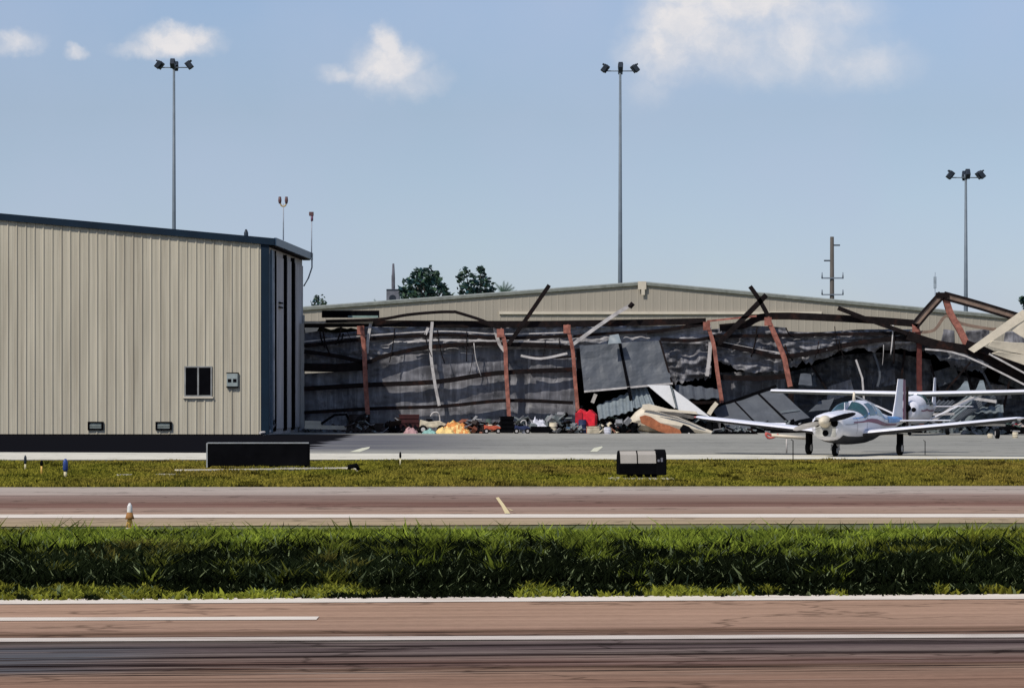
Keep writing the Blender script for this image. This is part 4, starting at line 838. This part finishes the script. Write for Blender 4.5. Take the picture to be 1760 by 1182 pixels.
fz, surfA = plane_body(A, [(-2.62,.36,.55,.88,1.13),(-2.45,.46,.46,.87,1.20),(-1.9,.52,.38,.86,1.25),(-1.2,.56,.33,.90,1.27),(-.85,.57,.32,.93,1.30),(-.35,.58,.32,.98,1.52),(.35,.57,.33,.99,1.57),(1.0,.52,.38,.97,1.47),(1.9,.38,.50,.95,1.22),(3.2,.22,.66,.93,1.10),(4.7,.07,.84,.95,1.04)], plane_w)
belly = cm('belly_shadow_black', (.03,.03,.035))  # underside shade painted as near-black, on fuselage and lower wing faces
patch(surfA, 'belly_shade', belly, fz, -2.3, 2.6, -145, -35, .006, 16)
patch(surfA, 'windshield', tglass, fz, (-.78,-.97), (-.46,-.34), 14, 87, .010); patch(surfA, 'windshield', tglass, fz, (-.78,-.97), (-.46,-.34), 166, 93, .010)
for sd in (0, 1):
    f = (lambda a: 180-a) if sd else (lambda a: a)
    patch(surfA, 'side_window', tglass, fz, (-.33,-.22), (.28,.24), f(12), f(58), .010); patch(surfA, 'side_window', tglass, fz, (.38,.34), (1.15,.80), f(12), f(52), .010)
    patch(surfA, 'maroon_stripe', maroon, fz, -1.7, 3.6, (f(6),f(-24)), (f(11),f(-12)), .007, 18)
    patch(surfA, 'blue_flash', skyb, fz, 2.2, 4.5, (f(-4),f(-6)), (f(30),f(80)), .009, 14)
    patch(surfA, 'thin_line', skyb, fz, -1.7, 2.4, (f(24),f(6)), (f(27),f(14)), .007, 14)
seamg = cm('seam_grey', (.25,.25,.28))
for yq in (-1.42, -.58, 1.55, 2.9):
    for sd in (0, 1): patch(surfA, 'panel_seam', seamg, fz, yq, yq+.018, 180+25 if sd else -25, 180-75 if sd else 75, .004, 8)
patch(surfA, 'panel_seam', seamg, fz, -2.3, -1.42, 2, 4, .004, 8)
MB().box((-.008,-.90,1.295),(.008,-.42,1.50)).build('windshield_post', plane_w, fz)
# cowl face
sp = MB().tube([(0,-2.64,.98),(0,-2.72,.98),(0,-2.84,.98),(0,-2.94,.98),(0,-2.98,.98)], [.17,.17,.13,.07,.01], 20).build('spinner', creampaint, A)
for q in (-1, 1): MB().tube([(q*.26,-2.635,.93),(q*.26,-2.60,.93)], .10, 16).build('air_intake', black, A)
MB().tube([(.0,-2.63,.66),(0,-2.60,.66)], .09, 16).build('air_intake', black, A)
MB().tube([(-.2,-2.62,.70),(-.2,-2.56,.70)], .07, 16).build('landing_light', glass, A)
MB().box((-.30,-2.628,.56),(.30,-2.60,1.10)).build('cowl_face', cm('cowl_grey', (.36,.35,.32)), A, .01)
def blade(sign, m_):
    R = Matrix.Rotation(math.radians(-14), 4, 'Y'); mb = MB(); vs = []
    for (q, c, tw) in ((.12,.10,50),(.3,.14,35),(.6,.14,22),(.85,.09,14),(.93,.03,12)):
        a = math.radians(tw); 
        for (e, th) in ((-.5,0),(0,.09),(.5,0),(0,-.05)): vs.append(R @ Vector((sign*q, (e*math.sin(a)+th*math.cos(a)*.7)*c*1.2, e*math.cos(a)*c*sign*1.2))+Vector((0,-2.74,.98)))
    mb.add(vs, [(i*4+k, i*4+(k+1)%4, (i+1)*4+(k+1)%4, (i+1)*4+k) for i in range(4) for k in range(4)]+[(16,17,18,19)]); return mb.build('propeller_blade', m_, A)
blade(1, black); blade(-1, palesteel)
for sg in (-1, 1):
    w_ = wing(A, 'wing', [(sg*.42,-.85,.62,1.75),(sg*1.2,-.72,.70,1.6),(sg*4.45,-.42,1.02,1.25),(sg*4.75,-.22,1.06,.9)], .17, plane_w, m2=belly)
    wing(w_, 'wingtip', [(sg*4.752,-.22,1.06,.9),(sg*4.86,-.08,1.07,.5),(sg*4.92,.1,1.075,.25)], .13, redtip if sg < 0 else plane_w)
    MB().box((sg*2.3 if sg > 0 else sg*4.2, .70,.84),(sg*4.2 if sg > 0 else sg*2.3,.715,.90)).build('aileron', plane_w, w_)
    wing(A, 'stabilizer', [(sg*.05,4.05,.94,.85),(sg*1.65,4.25,.96,.6)], .10, plane_w)
    MB().tube([(sg*1.35,-.0,.62),(sg*1.35,.0,.26)], [.10,.06], 10).box((sg*1.35-.05,-.16,.30),(sg*1.35+.05,.18,.62)).build('main_strut', black, A)
    wheel(A, (sg*1.35,0,.20), .20, .13, name='main_wheel')
MB().tube([(0,-1.75,.5),(0,-1.75,.2)], .06, 10).build('nose_strut', black, A); MB().tube([(-.09,-1.75,.3),(-.12,-1.75,.17)], .03, 8).tube([(.09,-1.75,.3),(.12,-1.75,.17)], .03, 8).box((-.12,-1.79,.28),(.12,-1.71,.34)).build('nose_fork', palesteel, A); wheel(A, (0,-1.75,.165), .165, .12, name='nose_wheel')
wing(A, 'tail_fin', [(1.0,3.75,0,1.15),(1.5,4.05,0,.85),(2.2,4.38,0,.58)], .12, plane_w, True)
wing(A, 'rudder', [(.98,4.92,0,.32),(2.18,4.97,0,.24)], .10, maroon, True)
MB().tube([(0,-.02,1.56),(0,.0,1.80)], [.05,.03], 8).build('antenna', creampaint, A)
MB().tube([(0,4.4,.86),(0,4.6,.70)], [.03,.02], 6).build('tie_down', darksteel, A)
# chocks and tie-down posts near the plane
o = thing('tow_bar', 'red and cream tow bar lying just left of the low wing plane', 'tow bar', (P(1350,750,76).x, 76, 0))
k_ = 76/F; zt_ = lambda y: H+(Y0-y)*k_
MB().tube([((-24)*k_,0,zt_(748)),((38)*k_,0,zt_(753))], .05, 8).build('bar', creampaint, o)
MB().tube(smooth_poly([((-24)*k_,0,zt_(748)),((-34)*k_,0,zt_(744)),((-30)*k_,0,zt_(752)),((-20)*k_,0,zt_(751)),((-12)*k_,0,zt_(746))], 4), .035, 8).build('hook', redtip, o)
MB().tube([(2*k_,0,zt_(751)),(2*k_,.0,0.02)], .025, 8).tube([(36*k_,0,zt_(753)),(36*k_,0,0.02)], .02, 8).build('stand', palesteel, o)

# high-wing plane behind
B = thing('high_wing_plane', 'white high-wing plane behind, its long wing spanning above the other plane', 'airplane', (P(1576,740,112).x, 112, .03), math.radians(-18)); B.scale = (1.1,1.1,1.1)
fb_, surfB = plane_body(B, [(-2.3,.30,.66,1.0,1.28),(-2.1,.42,.55,1.0,1.36),(-1.4,.50,.45,1.0,1.42),(-.8,.52,.42,1.05,1.48),(-.3,.54,.42,1.0,1.62),(.6,.54,.42,1.0,1.63),(1.6,.42,.55,1.0,1.45),(3.0,.22,.8,1.05,1.3),(4.8,.06,1.0,1.1,1.2)], plane_w)
patch(surfB, 'windshield', tglass, fb_, (-.8,-.5), (-.35,-.30), 15, 85, .01); patch(surfB, 'windshield', tglass, fb_, (-.8,-.5), (-.35,-.30), 165, 95, .01)
for sd in (0, 1):
    f = (lambda a: 180-a) if sd else (lambda a: a); patch(surfB, 'side_window', tglass, fb_, -.15, .9, f(10), f(50), .01); patch(surfB, 'stripe', maroon, fb_, -1.8, 2.8, f(-6), f(-1), .008, 14)
MB().tube([(0,-2.32,1.06),(0,-2.45,1.06),(0,-2.56,1.06)], [.14,.12,.02], 16).build('spinner', black, B)
for q in (-.24,.24): MB().tube([(q,-2.31,1.0),(q,-2.27,1.0)], .09, 14).build('air_intake', black, B)
MB().box((-.05,-2.42,.2),(.05,-2.36,1.9)).build('propeller', darksteel, B, .02)
for sg in (-1, 1):
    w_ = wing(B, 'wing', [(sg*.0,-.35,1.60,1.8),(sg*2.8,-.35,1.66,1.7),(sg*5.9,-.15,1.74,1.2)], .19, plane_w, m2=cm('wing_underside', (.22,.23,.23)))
    MB().sweep([(sg*.5,.1,.62),(sg*2.6,.1,1.6)], rect(.06,.12)).build('wing_strut', plane_w, w_)
    wing(B, 'stabilizer', [(sg*.05,4.1,1.1,.8),(sg*1.6,4.3,1.1,.55)], .10, plane_w)
    MB().sweep([(sg*.35,.1,.6),(sg*1.2,.1,.25)], rect(.06,.12)).build('gear_leg', palesteel, B); wheel(B, (sg*1.2,.1,.2), .2, .15, name='main_wheel')
MB().tube([(0,-1.8,.5),(0,-1.8,.2)], .05, 8).build('nose_strut', palesteel, B); wheel(B, (0,-1.8,.17), .17, .12, name='nose_wheel')
wing(B, 'tail_fin', [(1.1,3.9,0,1.1),(2.3,4.5,0,.55)], .12, plane_w, True)

# ------------------------------------------------------------------ airfield signs
sgb = thing('taxiway_sign', 'wide black airfield sign box on short legs in front of the tan hangar', 'sign', (P(444,803,gd(806)).x, gd(806), 0), math.radians(1.5))
dd = gd(806); k_ = dd/F; zs = lambda y: H+(Y0-y)*k_; hw = 86*k_
MB().box((-hw,-.09,zs(800)),(hw,.09,zs(762))).build('panel', black, sgb, .012)
MB().box((-hw-.01,-.11,zs(762.0)+.003),(hw+.01,.11,zs(760))).build('top_cap', mat('cap_grey', (.30,.31,.31), .5), sgb)
MB().box((-hw-.035,-.11,zs(803)),(-hw-.003,.11,zs(761))).build('end_cap', mat('cap_grey', (.2,.2,.2)), sgb)
MB().box((hw+.003,-.1,zs(803)),(hw+.03,.1,zs(762))).build('end_cap', black, sgb)
for q in (-.97,-.42,-.25,.25,.36,.95):
    MB().box((q*hw-.035,-.04,0),(q*hw+.035,.04,zs(799.5))).build('leg', black, sgb)
    MB().box((q*hw-.07,-.08,0.001),(q*hw+.07,.08,.03)).build('leg_base', pipe_mat, sgb)
d2 = gd(824); k_ = d2/F; zs2 = lambda y: H+(Y0-y)*k_
s2 = thing('guidance_sign', 'small rounded black sign box with two cream upper panels on the grass', 'sign', (P(1101,820,d2).x, d2, 0), math.radians(9))
hw = 40*k_; pr = [(-.15,zs2(815)),(.15,zs2(815)),(.16,zs2(800)),(.13,zs2(783)),(.06,zs2(774.5)),(-.06,zs2(773.5)),(-.13,zs2(780)),(-.17,zs2(797))]   # (depth,z)
mb = MB(); n = len(pr); vs = [(x, -a if False else a, z) for x in (-hw, hw) for a, z in pr]; mb.add(vs, [tuple(range(n)), tuple(range(2*n-1, n-1, -1))]+[(i, (i+1)%n, n+(i+1)%n, n+i) for i in range(n)]); mb.build('housing', black, s2, .012)
mb = MB(); pe = [(-.19,zs2(816)),(.19,zs2(816)),(.19,zs2(790)),(.15,zs2(778)),(.07,zs2(772)),(-.07,zs2(772)),(-.15,zs2(778)),(-.19,zs2(790))]; ne = len(pe); mb.add([(x, a, z) for x in (hw*.62, hw+.03) for a, z in pe], [tuple(range(ne)), tuple(range(2*ne-1, ne-1, -1))]+[(i, (i+1)%ne, ne+(i+1)%ne, ne+i) for i in range(ne)]); mb.build('end_cap', black, s2, .02)
creamface = mat('sign_face_cream', (.40,.365,.32), .45, .08)
for a, b_ in ((-.95,-.24), (-.18,.60)):
    x0, x1 = a*hw, b_*hw; mb = MB(); f1 = (-.178, zs2(795.5)); f2 = (-.145, zs2(781)); f3 = (-.075, zs2(774.5)); 
    vs = [(x, y, z) for x in (x0, x1) for y, z in (f1, f2, f3, (f3[0]+.02, f3[1]-.03), (f2[0]+.03, f2[1]-.01), (f1[0]+.03, f1[1]))]; mb.add(vs, [(0,1,2,3,4,5), (11,10,9,8,7,6)]+[(i, (i+1)%6, 6+(i+1)%6, 6+i) for i in range(6)]); mb.build('sign_face', creamface, s2)
for q in (.70, .84): MB().box((q*hw-.02,-.197,zs2(793)),(q*hw+.022,-.192,zs2(786 if q > .8 else 789))).build('data_plate', mat('plate_grey', (.22,.22,.25), .5), s2)
for q in (-.45,-.05,.3,.6):
    MB().tube([(q*hw,0,0),(q*hw,0,.05),(q*hw,0,zs2(815)+.01)], [.05,.05,.075], 10).build('leg', black, s2); MB().tube([(q*hw,0,.001),(q*hw,0,.02)], .09, 12).build('leg_base', pipe_mat, s2)
# concrete pads under the signs
for nm, cx, dpt, w, dp in (('sign_pad', 444, dd, 2.9, .9), ('sign_pad', 1101, d2-.3, 1.3, 1.1)):
    c = P(cx, 800, dpt); o = MB().box((-w/2,-dp/2,0),(w/2,dp/2,.045)).build(nm, mat('pad_concrete', (.36,.33,.25), .9, .2), None, .01); o.location = (c.x+(.7 if cx < 800 else 0), c.y, 0.0); o['kind'] = 'structure'
pp = [P(x, y, gd(y)+.0) for x, y in ((300,812.5),(400,811.5),(520,810),(600,809),(614,812))]
tag(MB().tube(smooth_poly([(p.x, p.y, .05) for p in pp], 3), .03, 8).build('conduit_pipe', pipe_mat), 'long pale conduit pipe lying on the grass in front of the black sign', 'pipe')
p = P(608, 807, gd(812)); o = MB().tube([(-.12,0,.02),(-.1,0,.13),(.05,0,.16),(.14,0,.05)], [.05,.06,.06,.03], 10).build('pipe_elbow', black); o.location = (p.x, p.y, 0); tag(o, 'black elbow fitting at the right end of the pale conduit pipe', 'pipe')
# edge lights and small posts
def edge_light(px, yt, yb, label, c1, c2, w, split=.5, fl=True, cat='edge light'):
    d_ = gd(yb); k = d_/F; h = (yb-yt)*k; r = w/2*k; t = thing('edge_light', label, cat, ((px-X0)*k, d_, 0), 0, None)
    MB().tube([(0,0,0),(0,0,.02)], r*1.7, 12).build('base_plate', pipe_mat, t)
    MB().tube([(0,0,.02),(0,0,h*split)], r*.7, 10).build('stem', c1, t)
    MB().tube([(0,0,h*split),(0,0,h*(split+.12)),(0,0,h*.88),(0,0,h)], [r*.8,r*1.15,r*1.0,r*.35], 14).build('lens', c2, t); return t
yellow = cm('yellow_post', (.68,.42,.10), .5); cream2 = cm('cream_post', (.66,.58,.36)); bluel = cm('cobalt_lens', (.03,.06,.22), .25)
edge_light(43.5, 782, 809, 'short cream post with a dark cap, leftmost of three on the grass', cream2, lampdark, 4.5, .45)
edge_light(71.5, 790, 817, 'yellow post with a black cap, middle of three on the grass', yellow, black, 5, .62)
b3 = edge_light(112.5, 788, 822, 'blue lens taxiway light on a cream base, right of the yellow post', cream2, bluel, 8, .36)
y1 = edge_light(223, 864, 909, 'ochre edge light with a clear white dome at the taxiway side', yellow, cm('clear_dome', (.78,.74,.70), .2), 8.5, .55)
k_ = gd(909)/F; MB().tube([(0,0,.13),(0,0,.16),(0,0,.22)], [8*k_,7*k_,4.5*k_], 14).build('collar', cm('dark_ochre', (.30,.14,.04)), y1)
for q in (-1,1): MB().tube([(0,0,.2),(q*7*k_,0,.0)], .008, 6).build('brace', yellow, y1)
edge_light(688, 776, 803, 'tiny yellow marker post beside the pale concrete strip near the centre', cream2, black, 3.5, .6, cat='marker post')
for (px, yt, yb, lb) in ((1363, 757, 800, 'thin dark stake in the grass left of the low wing plane'), (1590, 758, 782, 'thin dark stake by the main wheel of the low wing plane')):
    d_ = gd(yb); k = d_/F; o = MB().tube([(0,0,0),(0,0,(yb-yt)*k),(-.05,0,(yb-yt)*k+.03)], .012, 6).build('marker_stake', darksteel); o.location = ((px-X0)*k, d_, 0); tag(o, lb, 'stake')
for (px, py, w, lb) in ((212, 819, 28, 'small flat concrete slab in the grass near the blue light'), (288, 818, 40, 'longer flat concrete slab in the grass left of the black sign')):
    d_ = gd(py); k = d_/F; o = MB().box((-w/2*k,-.25,0),(w/2*k,.25,.05)).build('concrete_slab', MATS['pad_concrete'], None, .01); o.location = ((px-X0)*k, d_, 0); tag(o, lb, 'slab')

# ------------------------------------------------------------------ sky, sun, camera
SUN_EL = math.radians(48); AZ = math.radians(222)      # compass-like: direction the light comes FROM, 0 = +Y, clockwise
sv = Vector((math.sin(AZ)*math.cos(SUN_EL), math.cos(AZ)*math.cos(SUN_EL), math.sin(SUN_EL)))
ld = bpy.data.lights.new('sun', 'SUN'); ld.energy = 3.6; ld.angle = math.radians(.5); ld.color = (1,.95,.87)
so = bpy.data.objects.new('sun', ld); C.objects.link(so); so.rotation_euler = sv.to_track_quat('Z', 'Y').to_euler(); so.location = sv*100
w = bpy.data.worlds.new('World'); S.world = w; w.use_nodes = True; nt = w.node_tree; L = nt.links.new
bg = nt.nodes['Background']; sky = N(nt, 'ShaderNodeTexSky'); sky.sky_type = 'NISHITA'; sky.sun_disc = False; sky.sun_elevation = SUN_EL; sky.sun_rotation = AZ; sky.air_density = 1.0; sky.dust_density = .6; sky.ozone_density = 1.6
tc = N(nt, 'ShaderNodeTexCoord'); sep = N(nt, 'ShaderNodeSeparateXYZ'); L(tc.outputs['Generated'], sep.inputs[0])
def ma(op, a, c, cl=False):
    n = N(nt, 'ShaderNodeMath', operation=op, use_clamp=cl)
    for i, v in enumerate((a, c)):
        if isinstance(v, (int, float)): n.inputs[i].default_value = v
        else: L(v, n.inputs[i])
    return n.outputs[0]
yy = ma('MAXIMUM', sep.outputs[1], .001); sx = ma('MULTIPLY', ma('DIVIDE', sep.outputs[0], yy), 10.0); sz = ma('MULTIPLY', ma('DIVIDE', sep.outputs[2], yy), 10.0)   # angular position, 1 unit = 440 photo px
cmb = N(nt, 'ShaderNodeCombineXYZ'); L(sx, cmb.inputs[0]); L(sz, cmb.inputs[1])
nzA = N(nt, 'ShaderNodeTexNoise', Scale=7.0, Detail=6.0, Roughness=.6); L(cmb.outputs[0], nzA.inputs['Vector'])
dv = N(nt, 'ShaderNodeVectorMath', operation='SUBTRACT'); L(nzA.outputs['Color'], dv.inputs[0]); dv.inputs[1].default_value = (.5,.5,.5)
dsc = N(nt, 'ShaderNodeVectorMath', operation='SCALE'); L(dv.outputs[0], dsc.inputs[0]); dsc.inputs['Scale'].default_value = .15
pos = N(nt, 'ShaderNodeVectorMath', operation='ADD'); L(cmb.outputs[0], pos.inputs[0]); L(dsc.outputs[0], pos.inputs[1])
acc = None
for (cx, cy, rx, ry, am) in ((300,72,70,26,1.15),(250,86,52,17,.8),(345,68,30,22,1.1),(300,56,30,20,.9),(668,112,60,38,1.15),(664,78,25,30,1.1),(595,128,46,16,.6),(715,142,55,26,.5),(1175,40,80,60,1.1),(1140,85,70,48,.95),(1240,75,110,60,.85),(1300,0,150,60,1.0),(1370,70,130,70,.65),(1460,105,110,42,.55),(1300,110,150,40,.5),(1190,-20,80,60,1.1),(22,76,42,20,.75),(130,93,24,12,.6),(1110,150,40,34,.25),(1430,20,90,40,.6)):
    s1 = N(nt, 'ShaderNodeVectorMath', operation='SUBTRACT'); L(pos.outputs[0], s1.inputs[0]); s1.inputs[1].default_value = ((cx-X0)/440, (Y0-cy)/440, 0)
    s2_ = N(nt, 'ShaderNodeVectorMath', operation='MULTIPLY'); L(s1.outputs[0], s2_.inputs[0]); s2_.inputs[1].default_value = (440/rx, 440/ry, 0)
    ln = N(nt, 'ShaderNodeVectorMath', operation='LENGTH'); L(s2_.outputs[0], ln.inputs[0])
    mr = N(nt, 'ShaderNodeMapRange', interpolation_type='SMOOTHSTEP'); mr.inputs[1].default_value = 1.5; mr.inputs[2].default_value = .1; mr.inputs[3].default_value = 0; mr.inputs[4].default_value = am; L(ln.outputs['Value'], mr.inputs[0])
    acc = mr.outputs[0] if acc is None else ma('MAXIMUM', acc, mr.outputs[0])
nzB = N(nt, 'ShaderNodeTexNoise', Scale=5.0, Detail=8.0, Roughness=.62); L(pos.outputs[0], nzB.inputs['Vector'])
dens = ma('MULTIPLY', acc, ma('ADD', ma('MULTIPLY', nzB.outputs[0], 1.3), .32), True)
nzC = N(nt, 'ShaderNodeTexNoise', Scale=.9, Detail=6.0); L(cmb.outputs[0], nzC.inputs['Vector'])
hz_ = ma('MULTIPLY', ma('SUBTRACT', nzC.outputs[0], .34), 1.5, True)
front = ma('GREATER_THAN', sep.outputs[1], .05)
tint = N(nt, 'ShaderNodeMix', data_type='RGBA', blend_type='MULTIPLY'); tint.inputs[0].default_value = 1; L(sky.outputs[0], tint.inputs[6]); tr_ = ramp(nt, ma('ADD', sep.outputs[2], 0.0, True), [(0,(.83,.87,1.18)),(.055,(.85,.88,1.08)),(.109,(.91,.88,.96)),(.15,(1.07,1.02,1.10)),(.4,(1.05,1.02,1.08))]); L(tr_.outputs[0], tint.inputs[7])
mh = N(nt, 'ShaderNodeMix', data_type='RGBA'); L(ma('MULTIPLY', hz_, front), mh.inputs[0]); L(tint.outputs[2], mh.inputs[6]); mh.inputs[7].default_value = (4.5,5.25,6.9,1)
ccol = ramp(nt, nzB.outputs[0], [(.3,(6.2,6.5,7.2)),(.65,(8.0,7.8,7.9))])
mc = N(nt, 'ShaderNodeMix', data_type='RGBA'); L(ma('MULTIPLY', dens, front), mc.inputs[0]); L(mh.outputs[2], mc.inputs[6]); L(ccol.outputs[0], mc.inputs[7])
L(mc.outputs[2], bg.inputs[0]); bg.inputs[1].default_value = .10
cd = bpy.data.cameras.new('camera'); co = bpy.data.objects.new('camera', cd); C.objects.link(co); S.camera = co
co.location = (0,0,H); co.rotation_euler = (math.pi/2,0,0); cd.sensor_width = 36; cd.lens = 36*F/1760; cd.shift_y = (Y0-591)/1760; cd.clip_end = 6000; cd.clip_start = .1
S.view_settings.view_transform = 'Standard'; S.view_settings.look = 'None'; S.view_settings.exposure = 0
S.render.engine = 'CYCLES'; S.cycles.use_denoising = True; S.cycles.max_bounces = 6
